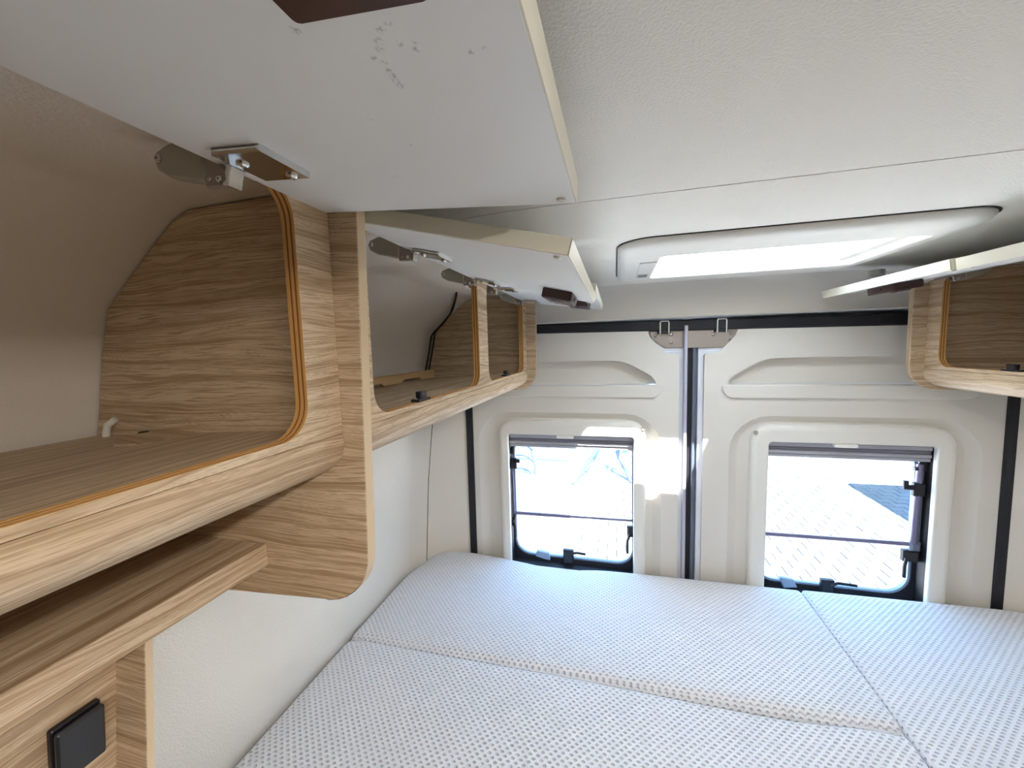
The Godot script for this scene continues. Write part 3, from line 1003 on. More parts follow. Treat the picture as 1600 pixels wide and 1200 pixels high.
func flap(parent: Node, z0: float, z1: float, hx: float, hy: float, fx: float, fy: float, th: float, latch_z: float, hinges: Array, mir: bool, latch_at := 0.170) -> void:
	var d := Vector2(fx - hx, fy - hy)
	var L := d.length()
	d /= L
	var nrm := Vector2(-d.y, d.x)
	if nrm.y < 0: nrm = -nrm
	var xf := Transform3D(Basis(Vector3(d.x, d.y, 0), Vector3(nrm.x, nrm.y, 0), Vector3(0, 0, 1)), Vector3(hx, hy, 0))
	var b := mb(Vector3(0, 0, 1), mir); b.xf = xf
	b.box(Vector3(0, 0, z0 + 0.0012), Vector3(L - 0.0012, th, z1 - 0.0012))
	var f := part("flap_door", b, M.flap_scuffed if z1 > 0.0 else M.flap, parent)
	b = mb(Vector3(0, 0, 1), mir); b.xf = xf
	b.box(Vector3(-0.0005, 0.0004, z1 - 0.0014), Vector3(L, th - 0.0004, z1), 0.0005)
	b.box(Vector3(-0.0005, 0.0004, z0), Vector3(L, th - 0.0004, z0 + 0.0014), 0.0005)
	b.box(Vector3(L - 0.0014, 0.0004, z0), Vector3(L, th - 0.0004, z1), 0.0005)
	part("edge_band", b, M.flap_edge, f, "cream edge band")
	if latch_z < 90:
		b = mb(Vector3(0, 0, 1), mir); b.xf = xf
		b.prism(rr(latch_at, latch_at + 0.052, latch_z - 0.047, latch_z + 0.047, 0.004, 3), Vector3.ZERO, Vector3.RIGHT, Vector3(0, 0, 1), Vector3(0, -1, 0), 0.0, 0.0165, 0.002)
		var l := part("latch", b, M.latch, f, "dark brown push latch")
		b = mb(Vector3(0, 0, 1), mir); b.xf = xf
		b.prism([Vector2(latch_at + 0.016, latch_z - 0.034), Vector2(latch_at + 0.030, latch_z - 0.008), Vector2(latch_at + 0.030, latch_z + 0.008), Vector2(latch_at + 0.016, latch_z + 0.034)], Vector3.ZERO, Vector3.RIGHT, Vector3(0, 0, 1), Vector3(0, -1, 0), 0.0165, 0.0185, 0.0006)
		b.box(Vector3(latch_at + 0.050, -0.010, latch_z - 0.006), Vector3(latch_at + 0.0535, -0.005, latch_z + 0.006))
		part("latch_bolt", b, M.latch, f)
		b = mb(Vector3(0, 0, 1), mir); b.xf = xf
		b.box(Vector3(latch_at + 0.022, -0.0195, latch_z - 0.004), Vector3(latch_at + 0.027, -0.0180, latch_z + 0.004), 0.0005)
		part("latch_pin", b, M.chrome, f)
	for zz in [z0 + 0.012, z1 - 0.012]:
		b = mb(Vector3(0, 0, 1), mir); b.xf = xf
		b.lathe(Vector3(L - 0.012, 0, zz), Vector3(0, -1, 0), [Vector2(0.004, 0), Vector2(0.0038, 0.0014), Vector2(0.0025, 0.0022), Vector2(0, 0.0024)], 10)
		part("bumper", b, M.white_plastic, f)
	for zz in hinges:
		hinge(parent, zz, hx, hy, d, mir)

func side_panel(parent: Node, z0: float, z1: float, mir: bool) -> void:
	# end panel of an overhead cabinet, follows the body behind
	var b := mb(Vector3(1, 0, 0), mir)
	var loop := [Vector2(-0.662, -0.142), Vector2(-0.312, -0.142)]
	for k in 7:
		var an := -PI / 2 + PI / 2 * k / 6.0
		loop.append(Vector2(-0.312, -0.080) + Vector2(cos(an), sin(an)) * 0.0615)
	loop.append_array([Vector2(-0.2485, 0.0), Vector2(-0.2475, 0.157), Vector2(-0.300, 0.163), Vector2(-0.462, 0.1625), Vector2(-0.489, 0.152), Vector2(-0.532, 0.120), Vector2(-0.607, 0.061), Vector2(-0.629, 0.0), Vector2(-0.655, -0.100)])
	b.prism(loop, Vector3.ZERO, Vector3.RIGHT, Vector3.UP, Vector3(0, 0, 1), z0, z1, 0.001)
	part("side_panel", b, M.oak, parent)

func cabinet_box(parent: Node, z0: float, z1: float, mir: bool) -> void:
	var b := mb(Vector3(0, 0, 1), mir)
	b.off = Vector2(0.1, 0.31)
	b.prism([Vector2(-0.655, -0.112), Vector2(-0.294, -0.094), Vector2(-0.294, -0.082), Vector2(-0.652, -0.1)], Vector3.ZERO, Vector3.RIGHT, Vector3.UP, Vector3(0, 0, 1), z0, z1)
	part("cabinet_floor", b, M.oak, parent)
	b = mb(Vector3(0, 0, 1), mir)
	b.prism([Vector2(-0.658, -0.1385), Vector2(-0.36, -0.1385), Vector2(-0.36, -0.131), Vector2(-0.656, -0.128)], Vector3.ZERO, Vector3.RIGHT, Vector3.UP, Vector3(0, 0, 1), z0, z1)
	part("underside_board", b, M.oak, parent)

func catch(parent: Node, z: float, mir: bool) -> void:
	var b := mb(Vector3(0, 0, 1), mir)
	b.box(Vector3(-0.296, -0.0785, z - 0.020), Vector3(-0.282, -0.0745, z + 0.020), 0.0015)
	b.box(Vector3(-0.294, -0.0755, z - 0.011), Vector3(-0.284, -0.0640, z + 0.009), 0.002)
	var k := part("striker_catch", b, M.black, parent)
	for s in [-0.015, 0.015]:
		screw(k, Vector3(-0.289, -0.0745, z + s), Vector3(0, 1, 0), 0.0025, M.chrome, mir)

func left_furniture() -> void:
	# locker nearest to the camera
	var o := thing("overhead_cabinet", "oak overhead locker nearest to the view, left wall, its big white flap raised", "cabinet", Vector3(-0.47, -0.14, -0.1))
	face(o, -0.28, [-0.352, 0.245], [-0.0855, 0.1600], [-0.307, 0.215], [-0.0785, 0.1510], 0.032, false)
	fascia(o, -0.28, -0.352, 0.245, false)
	cabinet_box(o, -0.352, 0.245, false)
	side_panel(o, 0.245, 0.260, false)
	flap(o, -0.351, 0.255, -0.28, 0.1385, -0.0315, 0.1192, 0.018, -0.0745, [-0.240], false, 0.178)
	# panel that divides the two lockers and runs on down the wall
	var d := thing("divider_panel", "oak upright divider panel with rounded lower corner between the two left overhead lockers", "panel", Vector3(-0.45, -0.30, -0.36))
	var b := mb(Vector3(1, 0, 0))
	b.off = Vector2(0.0, 0.0)
	var lp := [Vector2(-0.684, -0.300), Vector2(-0.318, -0.2785)]
	for k in 8:
		var an := -PI / 2 + PI / 2 * (k + 0.5) / 7.5
		lp.append(Vector2(-0.3185, -0.2200) + Vector2(cos(an), sin(an)) * 0.0585)
	lp.append_array([Vector2(-0.2590, -0.200), Vector2(-0.2470, 0.148), Vector2(-0.2470, 0.158), Vector2(-0.300, 0.164), Vector2(-0.462, 0.1625), Vector2(-0.489, 0.152), Vector2(-0.532, 0.120), Vector2(-0.607, 0.061), Vector2(-0.629, 0.0), Vector2(-0.655, -0.100)])
	b.prism(lp, Vector3.ZERO, Vector3.RIGHT, Vector3.UP, Vector3(0, 0, 1), -0.3665, -0.3525, 0.0008)
	part("panel_board", b, M.oak, d)
	b = mb(Vector3(0, 1, 0))
	var er := []
	for k in range(1, 12):
		var q: Vector2 = lp[k]
		var ofs := Vector2(0.0004, 0.0) if k > 8 else (q - Vector2(-0.3185, -0.2200)).normalized() * 0.0005
		er.append([Vector3(q.x + ofs.x, q.y + ofs.y, -0.3660), Vector3(q.x + ofs.x, q.y + ofs.y, -0.3530)])
	b.grid(er)
	part("edge_strip", b, M.oak_edge, d)
	# rear locker with two flaps
	o = thing("overhead_cabinet", "oak overhead locker at the rear of the left wall with two white flap doors raised", "cabinet", Vector3(-0.47, -0.14, -0.81))
	rear_locker(o, false)
	flap(o, -0.812, -0.372, -0.28, 0.1390, -0.0415, 0.0810, 0.0165, -0.722, [-0.510, -0.752], false, 0.165)
	flap(o, -1.268, -0.832, -0.28, 0.1400, -0.0400, 0.1060, 0.0165, -1.055, [-0.900, -1.170], false, 0.165)
	# pelmet rail standing on the locker floor
	b = mb(Vector3(0, 0, 1))
	var rail := [Vector2(-1.235, -0.0970), Vector2(-1.235, -0.070), Vector2(-0.50, -0.070), Vector2(-0.50, -0.0970), Vector2(-0.54, -0.0970), Vector2(-0.55, -0.089), Vector2(-0.64, -0.089), Vector2(-0.65, -0.0970), Vector2(-0.80, -0.0970), Vector2(-0.81, -0.089), Vector2(-0.92, -0.089), Vector2(-0.93, -0.0965), Vector2(-1.02, -0.0965), Vector2(-1.03, -0.088), Vector2(-1.13, -0.088), Vector2(-1.14, -0.0970)]
	rail.reverse()
	b.prism(rail, Vector3.ZERO, Vector3(0, 0, 1), Vector3.UP, Vector3(1, 0, 0), -0.612, -0.600, 0.001)
	var rl: MeshInstance3D = part("cover_rail", b, M.ply_pale, self)
	tag(rl, "low plywood cover rail with cut-out notches at the back of the rear left locker", "rail")
	# cables in the rear locker
	for k in 2:
		b = mb()
		var pts := []
		var src := [Vector3(-0.470, 0.160, -1.13 + 0.03 * k), Vector3(-0.505, 0.140, -1.190 + 0.02 * k), Vector3(-0.535, 0.112, -1.225 + 0.012 * k), Vector3(-0.575, 0.078, -1.236), Vector3(-0.612, 0.046, -1.238), Vector3(-0.622, 0.0, -1.240), Vector3(-0.640, -0.070, -1.242), Vector3(-0.645, -0.095, -1.242)]
		var cv := Curve3D.new()
		for q in src: cv.add_point(q + Vector3(0.006 + 0.016 * k, 0.010 * k if q.y > -0.08 else 0.0, 0.004 * k), Vector3.ZERO, Vector3.ZERO)
		for i in 25:
			pts.append(cv.sample_baked(cv.get_baked_length() * i / 24.0))
		b.tube(pts, 0.0030, 8)
		var cb: MeshInstance3D = part(numbered("cable"), b, M.cable, self)
		tag(cb, ["black cable closest to the wall in the corner of the rear left locker", "black cable looping out from the wall in the corner of the rear left locker"][k], "cable")
	# small things on the floor of the near locker
	b = mb()
	b.tube([Vector3(-0.6210, -0.103, -0.343), Vector3(-0.6205, -0.094, -0.343), Vector3(-0.618, -0.084, -0.344), Vector3(-0.611, -0.077, -0.349)], 0.0040, 10)
	var cb: MeshInstance3D = part("cable_end", b, M.white_plastic, self)
	tag(cb, "short white cable end sticking up at the back of the near left locker", "cable")
	b = mb()
	b.lathe(Vector3(-0.556, -0.099, -0.343), Vector3(0, 1, 0), [Vector2(0.006, -0.002), Vector2(0.007, 0.005), Vector2(0.0045, 0.009), Vector2(0, 0.0095)], 12)
	cb = part("plug_cap", b, M.black, self)
	tag(cb, "small black plug cap on the floor of the near left locker", "plug")
	b = mb(Vector3(1, 0, 0))
	b.lathe(Vector3(-0.505, -0.0925, -0.322), Vector3(0.049, 1, 0).normalized(), [Vector2(0.034, -0.003), Vector2(0.034, 0.0016), Vector2(0.0325, 0.0026), Vector2(0, 0.0026)], 32)
	cb = part("hole_cover", b, M.oak, self)
	tag(cb, "round wood-coloured hole cover lying flat on the near left locker floor", "cover")
	# open shelf under the near locker
	o = thing("wall_shelf", "oak open shelf under the near left locker, running up to the divider panel", "shelf", Vector3(-0.54, -0.249, -0.05))
	b = mb(Vector3(0, 0, 1))
	b.off = Vector2(0.2, 0.12)
	b.box(Vector3(-0.682, -0.2465, -0.3520), Vector3(-0.3955, -0.2200, 0.30), 0.0008)
	part("shelf_board", b, M.oak, o)
	b = mb(Vector3(0, 0, 1))
	b.box(Vector3(-0.3957, -0.2462, -0.3520), Vector3(-0.3945, -0.2203, 0.30))
	part("edge_strip", b, M.oak, o)
	# low unit with the socket
	o = thing("side_cabinet", "oak side unit below the open shelf with a black socket set in its front", "cabinet", Vector3(-0.55, -0.745, -0.1))
	b = mb(Vector3(0, 0, 1))
	b.off = Vector2(0.3, 0.40)
	b.prism([Vector2(-0.7150, -0.745), Vector2(-0.525, -0.745), Vector2(-0.4690, -0.395), Vector2(-0.4440, -0.2472), Vector2(-0.674, -0.2472), Vector2(-0.684, -0.300), Vector2(-0.710, -0.5)], Vector3.ZERO, Vector3.RIGHT, Vector3.UP, Vector3(0, 0, 1), -0.2345, 0.30)
	part("front_board", b, M.oak, o)
	b = mb(Vector3(1, 0, 0))
	b.off = Vector2(0.05, 0.10)
	b.prism([Vector2(-0.7150, -0.745), Vector2(-0.478, -0.745), Vector2(-0.4285, -0.395), Vector2(-0.4085, -0.2472), Vector2(-0.674, -0.2472), Vector2(-0.684, -0.300), Vector2(-0.710, -0.5)], Vector3.ZERO, Vector3.RIGHT, Vector3.UP, Vector3(0, 0, 1), -0.2415, -0.2345, 0.0006)
	part("side_panel", b, M.oak, o)
	b = mb(Vector3(0, 1, 0))
	b.quad(Vector3(-0.4082, -0.2476, -0.2410), Vector3(-0.4082, -0.2476, -0.2350), Vector3(-0.4282, -0.395, -0.2350), Vector3(-0.4282, -0.395, -0.2410))
	b.quad(Vector3(-0.4282, -0.395, -0.2410), Vector3(-0.4282, -0.395, -0.2350), Vector3(-0.4777, -0.745, -0.2350), Vector3(-0.4777, -0.745, -0.2410))
	part("edge_strip", b, M.oak_edge, o)
	# socket
	o = thing("wall_socket", "black square flip-lid socket on the oak side unit below the shelf", "socket", Vector3(-0.466, -0.33, -0.207))
	var xf := Transform3D(Basis(Vector3(0, 0, 1), Vector3(-0.126, -0.992, 0) * -1.0, Vector3(0.992, -0.126, 0)), Vector3(-0.4580, -0.3290, -0.2040))
	b = mb(); b.xf = xf
	b.prism(rr(-0.0165, 0.0165, -0.0255, 0.0255, 0.002, 3), Vector3.ZERO, Vector3.RIGHT, Vector3.UP, Vector3(0, 0, 1), 0.0, 0.0060, 0.001)
	part("socket_frame", b, M.black, o)
	b = mb(); b.xf = xf
	b.prism(rr(-0.0160, 0.0160, -0.0255, 0.0235, 0.0022, 3), Vector3.ZERO, Vector3.RIGHT, Vector3.UP, Vector3(0, 0, 1), 0.0070, 0.0125, 0.0016)
	part("socket_lid", b, M.socket, o)

func rear_locker(o: Node, mir: bool) -> void:
	face(o, -0.28, [-0.8265, -0.3665], [-0.0855, 0.1600], [-0.796, -0.412], [-0.0785, 0.1510], 0.030, mir)
	face(o, -0.28, [-1.2555, -0.8265], [-0.0855, 0.1600], [-1.212, -0.856], [-0.0785, 0.1510], 0.030, mir)
	fascia(o, -0.28, -1.2555, -0.3665, mir)
	cabinet_box(o, -1.2555, -0.3665, mir)
	side_panel(o, -1.2720, -1.2555, mir)
	catch(o, -0.545, mir)
	catch(o, -1.030, mir)

func right_furniture() -> void:
	var o := thing("overhead_cabinet", "oak overhead locker on the right wall at the edge of the view, white flaps raised", "cabinet", Vector3(0.96, -0.14, -0.81))
	rear_locker(o, true)
	side_panel(o, -0.3665, -0.3520, true)
	flap(o, -0.825, -0.372, -0.28, 0.1390, -0.050, 0.1040, 0.0190, -0.600, [-0.510, -0.775], true, 0.160)
	flap(o, -1.262, -0.836, -0.28, 0.1390, -0.050, 0.1060, 0.0190, -1.060, [-0.890, -1.170], true, 0.160)
	# small metal bracket above the flap
	var b := mb()
	b.lathe(Vector3(0.655, 0.158, -1.255), Vector3(0, -1, 0.1), [Vector2(0.018, -0.012), Vector2(0.018, 0.0), Vector2(0.010, 0.006), Vector2(0.008, 0.020), Vector2(0.011, 0.024), Vector2(0, 0.024)], 18)
	var m: MeshInstance3D = part("spot_lamp", b, M.white_plastic, self)
	tag(m, "small round pale spotlight under the roof behind the right flap door", "lamp")

# ---------------------------------------------------------------- bed
func cushion(parent: Node, x0: float, x1: float, z0: float, z1: float, yb: float, top: Callable, rx: float, rz: float) -> void:
	var b := mb(Vector3(1, 0, 0))
	var xs := spread(x0, x1, rx, 0.035)
	var zs := spread(z0, z1, rz, 0.035)
	var rows := []
	for z in zs:
		var row := []
		for x in xs:
			var ex := 1.0 - minf(rx, minf(x - x0, x1 - x)) / rx
			var ez := 1.0 - minf(rz, minf(z - z0, z1 - z)) / rz
			var k := minf(1.0, Vector2(ex, ez).length())
			var r := (ex * rx + ez * rz) / maxf(0.0001, ex + ez)
			row.append(Vector3(x, top.call(x, z) - r + sqrt(maxf(0.0, 1.0 - k * k)) * r, z))
		rows.append(row)
	rows.reverse()
	b.grid(rows, false, true)
	# sides
	var ring := []
	for q in rows[0]: ring.append(q)
	for i in range(1, rows.size()): ring.append(rows[i][-1])
	var lr: Array = rows[-1].duplicate(); lr.reverse()
	for i in range(1, lr.size()): ring.append(lr[i])
	for i in range(rows.size() - 2, 0, -1): ring.append(rows[i][0])
	var low := []
	for q in ring: low.append(Vector3(q.x, yb, q.z))
	b.grid([low, ring], true, true)
	part("cover", b, M.fabric, parent)

func spread(a: float, c: float, r: float, step: float) -> Array:
	var out := []
	for k in 7: out.append(a + r * (1.0 - cos(PI / 2 * k / 6.0)))
	var n := int((c - a - 2 * r) / step)
	for k in range(1, n): out.append(lerpf(a + r, c - r, float(k) / n))
	for k in 7: out.append(c - r + r * sin(PI / 2 * k / 6.0))
	return out

func bed() -> void:
	var o := thing("bed_base", "bed base platform under the white mattress cushions across the rear", "bed", Vector3(0.24, -1.72, -0.65))
	var b := mb(Vector3(1, 0, 0))
	b.box(Vector3(-0.728, -0.93, -1.345), Vector3(1.222, -0.905, 0.06), 0.002)
	part("slatted_board", b, M.oak, o)
	b = mb(Vector3(1, 0, 0))
	b.box(Vector3(-0.34, -1.72, -1.33), Vector3(0.0, -0.93, 0.05))
	part("bed_box", b, M.oak, o)
	b = mb(Vector3(1, 0, 0))
	b.box(Vector3(0.55, -1.72, -1.33), Vector3(0.90, -0.93, 0.05))
	part("bed_box", b, M.oak, o)
	var hgt := func(x: float, z: float) -> float:
		var y := -0.7835 + 0.012 * clampf(x + 0.2, -0.3, 1.4)
		var back := smoothstep(-1.15, -1.36, z)
		y += back * (0.016 * exp(-pow((x + 0.53) / 0.13, 2.0)) - 0.016 * exp(-pow((x + 0.20) / 0.10, 2.0)) - 0.035 * smoothstep(-0.64, -0.75, x))
		y -= 0.010 * smoothstep(-0.66, -0.735, x)
		return y
	o = thing("mattress", "white dimpled mattress cushion along the rear doors behind the front one", "mattress", Vector3(-0.09, -0.905, -1.12))
	cushion(o, -0.7245, 0.5512, -1.352, -0.8765, -0.905, hgt, 0.012, 0.022)
	var front := func(x: float, z: float) -> float:
		var y := -0.7855 + 0.010 * clampf(x + 0.2, -0.3, 1.4)
		y -= 0.010 * smoothstep(-0.2, 0.35, x) * smoothstep(-0.60, -0.86, z)
		y += 0.012 * exp(-pow((x - 0.50) / 0.10, 2.0)) * smoothstep(-0.70, -0.86, z)
		y -= 0.010 * smoothstep(-0.66, -0.735, x)
		return y
	o = thing("mattress", "white dimpled mattress cushion nearest the view on the left, along the wall panel", "mattress", Vector3(-0.09, -0.905, -0.42))
	cushion(o, -0.7245, 0.5512, -0.8755, 0.05, -0.905, front, 0.012, 0.016)
	var side := func(x: float, z: float) -> float:
		return -0.7725 + 0.018 * (x - 0.55) - 0.012 * smoothstep(1.02, 1.2, x)
	o = thing("mattress", "white dimpled mattress cushion on the right, beyond the long seam", "mattress", Vector3(0.88, -0.905, -0.65))
	cushion(o, 0.5518, 1.219, -1.352, 0.05, -0.905, side, 0.012, 0.022)

# ---------------------------------------------------------------- added interior fill lights, unseen behind the camera
func fill_lamps() -> void:
	for k in 2:
		var z: float = [0.18, 0.95][k]
		var o := thing("fill_lamp", ["added long fill light closest to the bed, behind the view", "added long fill light closest to the cab, behind the view"][k], "lamp", Vector3(0.245, 0.185, z))
		var b := mb()
		b.prism(rr(0.245 - 0.04, 0.245 + 0.04, z - 0.30, z + 0.30, 0.02, 4), Vector3.ZERO, Vector3.RIGHT, Vector3(0, 0, 1), Vector3(0, -1, 0), -0.185, -0.170, 0.003)
		part("fill_body", b, M.white_plastic, o)
		b = mb()
		b.prism(rr(0.245 - 0.032, 0.245 + 0.032, z - 0.29, z + 0.29, 0.015, 4), Vector3.ZERO, Vector3.RIGHT, Vector3(0, 0, 1), Vector3(0, -1, 0), -0.170, -0.168, 0.0005)
		part("fill_diffuser", b, M.lamp, o)
		var a := AreaLight3D.new()
		a.name = "fill_light"
		a.area_size = Vector2(0.06, 0.56)
		a.area_normalize_energy = true
		a.light_energy = FILL_ENERGY
		a.light_color = Color(1.0, 0.97, 0.93)
		a.area_range = 8.0
		a.area_attenuation = 2.0
		a.shadow_enabled = true
		o.add_child(a)
		a.position = Vector3(0, -0.020, 0)
		a.rotation_degrees = Vector3(-90, 0, 0)

const FILL_ENERGY := 0.10

# ---------------------------------------------------------------- outside
func paver_mesh() -> ArrayMesh:
	var half := []
	var px := [-0.0955, -0.06, -0.035, 0.035, 0.06, 0.0955]
	var py := [0.0780, 0.0780, 0.0585, 0.0585, 0.0780, 0.0780]
	for i in 6: half.append(Vector2(px[i], -py[i]))
	for i in 6: half.append(Vector2(px[5 - i], py[5 - i]))
	var b := mb(Vector3(1, 0, 0))
	var ins := MB.inset(half, 0.006)
	var top := []; var mid := []; var low := []
	for q in ins: top.append(Vector3(q.x, 0.0, -q.y))
	for q in half: mid.append(Vector3(q.x, -0.005, -q.y)); low.append(Vector3(q.x, -0.03, -q.y))
	b.grid([low, mid], true, false)
	b.grid([mid, top], true, false)
	var tr := Geometry2D.triangulate_polygon(PackedVector2Array(ins))
	for i in range(0, tr.size(), 3):
		var a: Vector3 = top[tr[i]]; var c: Vector3 = top[tr[i + 1]]; var d: Vector3 = top[tr[i + 2]]
		if (c - a).cross(d - a).y < 0: b.tri(a, d, c)
		else: b.tri(a, c, d)
	return b.mesh(Vector3.ZERO)

func outside() -> void:
	var o := struct("ground", Vector3(0, GROUND, -6))
	var b := mb(Vector3(1, 0, 0))
	b.box(Vector3(-26, GROUND - 0.3, -40), Vector3(28, GROUND - 0.014, 26))
	part("sand_bed", b, M.sand, o)
	# unseen ground beyond the single stones, made pale to bounce light indoors
	b = mb(Vector3(1, 0, 0))
	b.box(Vector3(-26, GROUND - 0.02, -3.3), Vector3(28, GROUND, 26))
	b.box(Vector3(-26, GROUND - 0.02, -12.0), Vector3(-3.2, GROUND, -3.3))
	b.box(Vector3(8.0, GROUND - 0.02, -12.0), Vector3(28, GROUND, -3.3))
	b.box(Vector3(-26, GROUND - 0.02, -40), Vector3(28, GROUND, -12.0))
	part("yard_surface", b, M.bounce_slab, o)
	# interlocking pavers
	var mesh := paver_mesh()
	var cells := []
	var row := 0
	var z := -3.38
	while z > -12.0:
		var x := -3.1 + (0.1 if row % 2 else 0.0)
		while x < 8.0:
			if not (z < -6.62 and x < 0.62):
				cells.append(Vector3(x, GROUND, z))
			x += 0.2
		z -= 0.145
		row += 1
	# the 300 that show largest through the two door windows are stones of their own
	var seen := []; var rest := []
	for c in cells:
		var u: float = c.x / -c.z
		var v: float = c.y / -c.z
		var in1: bool = u > -0.285 and u < 0.05 and v < -0.25 and v > -0.585
		var in2: bool = u > 0.32 and u < 0.65 and v < -0.25 and v > -0.575
		if in1 or in2: seen.append(c)
		else: rest.append(c)
	seen.sort_custom(func(p, q): return p.z > q.z)
	for k in range(300, seen.size()): rest.append(seen[k])
	for k in mini(300, seen.size()):
		var s := MeshInstance3D.new()
		s.name = "paver"
		s.mesh = mesh
		s.material_override = M.paver[rng.randi() % 3]
		s.position = seen[k] - Vector3(0, GROUND, -6) + Vector3(0, rng.randf_range(-0.002, 0.002), 0)
		s.rotation.y = PI if rng.randf() < 0.5 else 0.0
		o.add_child(s, true)
	for t in 3:
		var mm := MultiMesh.new()
		mm.transform_format = MultiMesh.TRANSFORM_3D
		mm.mesh = mesh
		var pick := []
		for i in rest.size():
			if i % 3 == t: pick.append(rest[i])
		mm.instance_count = pick.size()
		for i in pick.size():
			mm.set_instance_transform(i, Transform3D(Basis.IDENTITY, pick[i] - Vector3(0, GROUND, -6) + Vector3(0, rng.randf_range(-0.002, 0.002), 0)))
		var mi := MultiMeshInstance3D.new()
		mi.name = "paver_field"
		mi.multimesh = mm
		mi.material_override = M.paver[t]
		mi.set_meta("kind", "stuff")
		o.add_child(mi, true)
	# smooth concrete strip and kerb at the far left
	b = mb(Vector3(1, 0, 0))
	b.box(Vector3(-3.2, GROUND - 0.02, -12.0), Vector3(0.52, GROUND + 0.004, -6.70))
	part("concrete_strip", b, M.concrete, o)
	b = mb(Vector3(1, 0, 0))
	b.box(Vector3(-3.2, GROUND - 0.02, -6.69), Vector3(0.52, GROUND + 0.012, -6.56), 0.004)
	part("kerb", b, M.concrete, o)
	# shadow bands on the strip, painted as flat blue pieces
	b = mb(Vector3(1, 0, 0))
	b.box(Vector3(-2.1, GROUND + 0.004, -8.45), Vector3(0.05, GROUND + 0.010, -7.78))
	part("painted_shadow", b, M.shadow_paint, o)
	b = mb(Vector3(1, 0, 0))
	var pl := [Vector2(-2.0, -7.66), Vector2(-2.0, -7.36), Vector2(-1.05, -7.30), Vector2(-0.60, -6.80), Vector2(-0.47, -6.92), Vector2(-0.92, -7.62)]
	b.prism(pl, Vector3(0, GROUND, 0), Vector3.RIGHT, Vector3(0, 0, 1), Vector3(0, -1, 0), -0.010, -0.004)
	part("painted_shadow", b, M.shadow_paint, o)
	fence()
	neighbour()

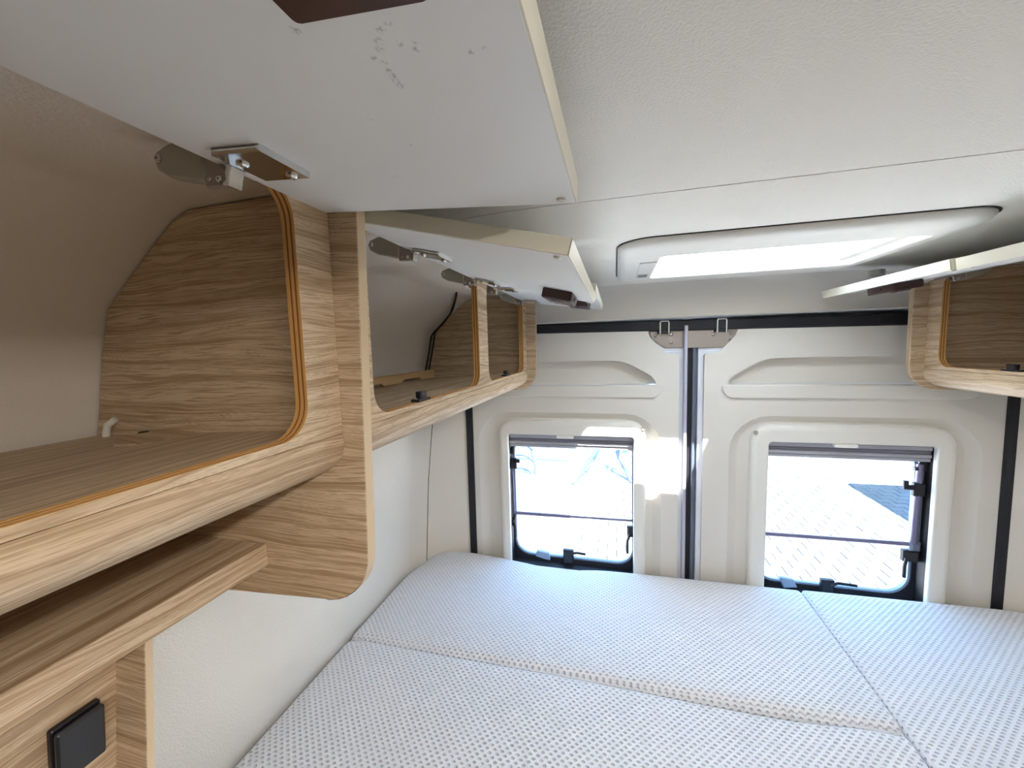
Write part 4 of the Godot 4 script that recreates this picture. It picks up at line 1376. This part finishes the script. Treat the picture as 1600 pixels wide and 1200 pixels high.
func fence() -> void:
	# mesh panel of the site fence
	var zf := -7.55
	var o := thing("wire_fence", "light wire mesh fence panel standing behind the left rear door window", "fence", Vector3(-1.0, GROUND, zf))
	var b := mb()
	b.tube([Vector3(-2.7, GROUND + 0.05, zf), Vector3(0.75, GROUND + 0.05, zf)], 0.018, 8)
	part("frame_rail", b, M.galv, o)
	b = mb()
	b.tube([Vector3(-2.7, GROUND + 2.0, zf), Vector3(0.75, GROUND + 2.0, zf)], 0.018, 8)
	part("frame_rail", b, M.galv, o)
	for x in [-2.7, 0.75]:
		b = mb()
		b.tube([Vector3(x, GROUND, zf), Vector3(x, GROUND + 2.0, zf)], 0.02, 8)
		part("fence_post", b, M.galv, o)
	b = mb()
	var x := -2.6
	while x < 0.7:
		b.box(Vector3(x - 0.002, GROUND + 0.05, zf - 0.002), Vector3(x + 0.002, GROUND + 2.0, zf + 0.002))
		x += 0.10
	var y := 0.15
	while y < 1.95:
		b.box(Vector3(-2.7, GROUND + y - 0.002, zf - 0.002), Vector3(0.75, GROUND + y + 0.002, zf + 0.002))
		y += 0.15
	var w := part("wire_grid", b, M.galv, o)
	w.set_meta("kind", "stuff")
	# teal brace with its foot
	o = thing("fence_brace", "teal slanting steel brace pole with a small triangular foot, left door window", "pole", Vector3(-0.66, GROUND, -6.30))
	b = mb()
	b.tube([Vector3(-0.687, GROUND + 0.02, -6.30), Vector3(-0.132, GROUND + 0.66, -7.08)], 0.030, 10)
	part("brace_tube", b, M.teal, o)
	b = mb()
	b.tube([Vector3(-0.66, GROUND + 0.02, -6.32), Vector3(-0.46, GROUND + 0.05, -6.72), Vector3(-0.55, GROUND + 0.16, -6.46)], 0.014, 8)
	part("brace_foot", b, M.fence_blue, o)
	# two more slanting poles behind
	for k in 2:
		o = thing("slanted_pole", ["pale grey slanting pole right behind the teal brace", "pale grey slanting pole farther right, before the blue frame"][k], "pole", Vector3(-0.48 + 0.31 * k, GROUND, -6.75))
		b = mb()
		b.tube([Vector3(-0.48 + 0.30 * k, GROUND, -6.75 + 0.1 * k), Vector3(-0.30 + 0.33 * k, GROUND + 0.40, -7.15)], 0.022, 8)
		part("pole_tube", b, M.galv, o)
		b = mb()
		b.box(Vector3(-0.52 + 0.30 * k, GROUND, -6.79 + 0.1 * k), Vector3(-0.44 + 0.30 * k, GROUND + 0.012, -6.71 + 0.1 * k), 0.003)
		part("foot_plate", b, M.galv, o)
	# barrier of bent tube at the left, blue shade painted into its white rails
	o = thing("tube_barrier", "bent tube barrier with blue shade in its colour, left edge of the left door window", "barrier", Vector3(-1.9, GROUND, -6.7))
	for k in 3:
		b = mb()
		var yy: float = [0.10, 0.34, 0.55][k]
		b.tube([Vector3(-2.5, GROUND + yy, -6.75), Vector3(-1.62, GROUND + yy, -6.75), Vector3(-1.50, GROUND + yy - 0.03, -6.72), Vector3(-1.42, GROUND + yy - 0.09, -6.70)], 0.030, 8)
		part("rail", b, M.fence_blue, o)
	b = mb()
	b.tube([Vector3(-1.62, GROUND + 0.56, -6.75), Vector3(-1.45, GROUND + 0.46, -6.72), Vector3(-1.40, GROUND + 0.25, -6.70), Vector3(-1.38, GROUND + 0.02, -6.68)], 0.030, 8)
	part("end_bow", b, M.fence_blue, o)
	b = mb()
	b.tube([Vector3(-2.45, GROUND, -6.75), Vector3(-2.45, GROUND + 0.56, -6.75)], 0.022, 8)
	part("post", b, M.galv, o)
	# blue folded trestle at the right
	o = thing("trestle", "blue folded steel trestle at the right edge of the left door window", "trestle", Vector3(0.15, GROUND, -6.75))
	for q in [[Vector3(0.05, 0.62, -7.1), Vector3(0.04, 0.30, -7.0)], [Vector3(0.04, 0.30, -7.0), Vector3(0.24, 0.0, -6.55)], [Vector3(0.12, 0.66, -7.1), Vector3(0.06, 0.28, -6.9)], [Vector3(0.06, 0.28, -6.9), Vector3(0.28, 0.03, -6.6)]]:
		b = mb()
		b.tube([q[0] + Vector3(0, GROUND, 0), q[1] + Vector3(0, GROUND, 0)], 0.032, 8)
		part("leg", b, M.fence_blue, o)
	b = mb()
	b.box(Vector3(0.02, GROUND + 0.36, -7.04), Vector3(0.20, GROUND + 0.54, -7.00), 0.01)
	part("side_plate", b, M.fence_blue, o)
	b = mb()
	b.tube([Vector3(0.02, GROUND + 0.62, -7.1), Vector3(0.30, GROUND + 0.66, -7.1)], 0.02, 8)
	part("top_bar", b, M.galv, o)

# the neighbouring van, parked outside the right edge; its shadow shows in the right door window
func neighbour() -> void:
	var o := thing("parked_van", "white panel van parked alongside, only its shadow showing in the right window", "van", Vector3(5.4, GROUND, -3.2))
	var x0 := 4.50; var x1 := 6.45
	var b := mb(Vector3(0, 0, 1))
	var side := [Vector2(-5.90, 0.45), Vector2(-0.55, 0.45), Vector2(-0.42, 0.80), Vector2(-0.60, 1.15), Vector2(-1.45, 1.35), Vector2(-2.05, 2.35), Vector2(-2.35, 2.52), Vector2(-5.80, 2.55), Vector2(-5.90, 2.45)]
	b.prism(side, Vector3(0, GROUND, 0), Vector3(0, 0, 1), Vector3.UP, Vector3(1, 0, 0), x0, x1, 0.05)
	part("body", b, M.body, o)
	for zc in [-1.35, -4.9]:
		for xx in [x0 + 0.02, x1 - 0.24]:
			b = mb()
			b.lathe(Vector3(xx, GROUND + 0.34, zc), Vector3(1, 0, 0), [Vector2(0, 0), Vector2(0.2, 0.0), Vector2(0.30, 0.0), Vector2(0.34, 0.03), Vector2(0.34, 0.19), Vector2(0.30, 0.22), Vector2(0, 0.22)], 24)
			part("wheel", b, M.tyre, o)
	for q in [[-2.9, -2.0], [-2.0, -1.55]]:
		b = mb()
		b.prism([Vector2(q[0], 1.42), Vector2(q[1] + 0.02, 1.42), Vector2(minf(q[1] - 0.08, -2.02), 2.1), Vector2(q[0], 2.1)], Vector3(0, GROUND, 0), Vector3(0, 0, 1), Vector3.UP, Vector3(1, 0, 0), x0 - 0.004, x0 + 0.01)
		part("side_window", b, M.black, o)
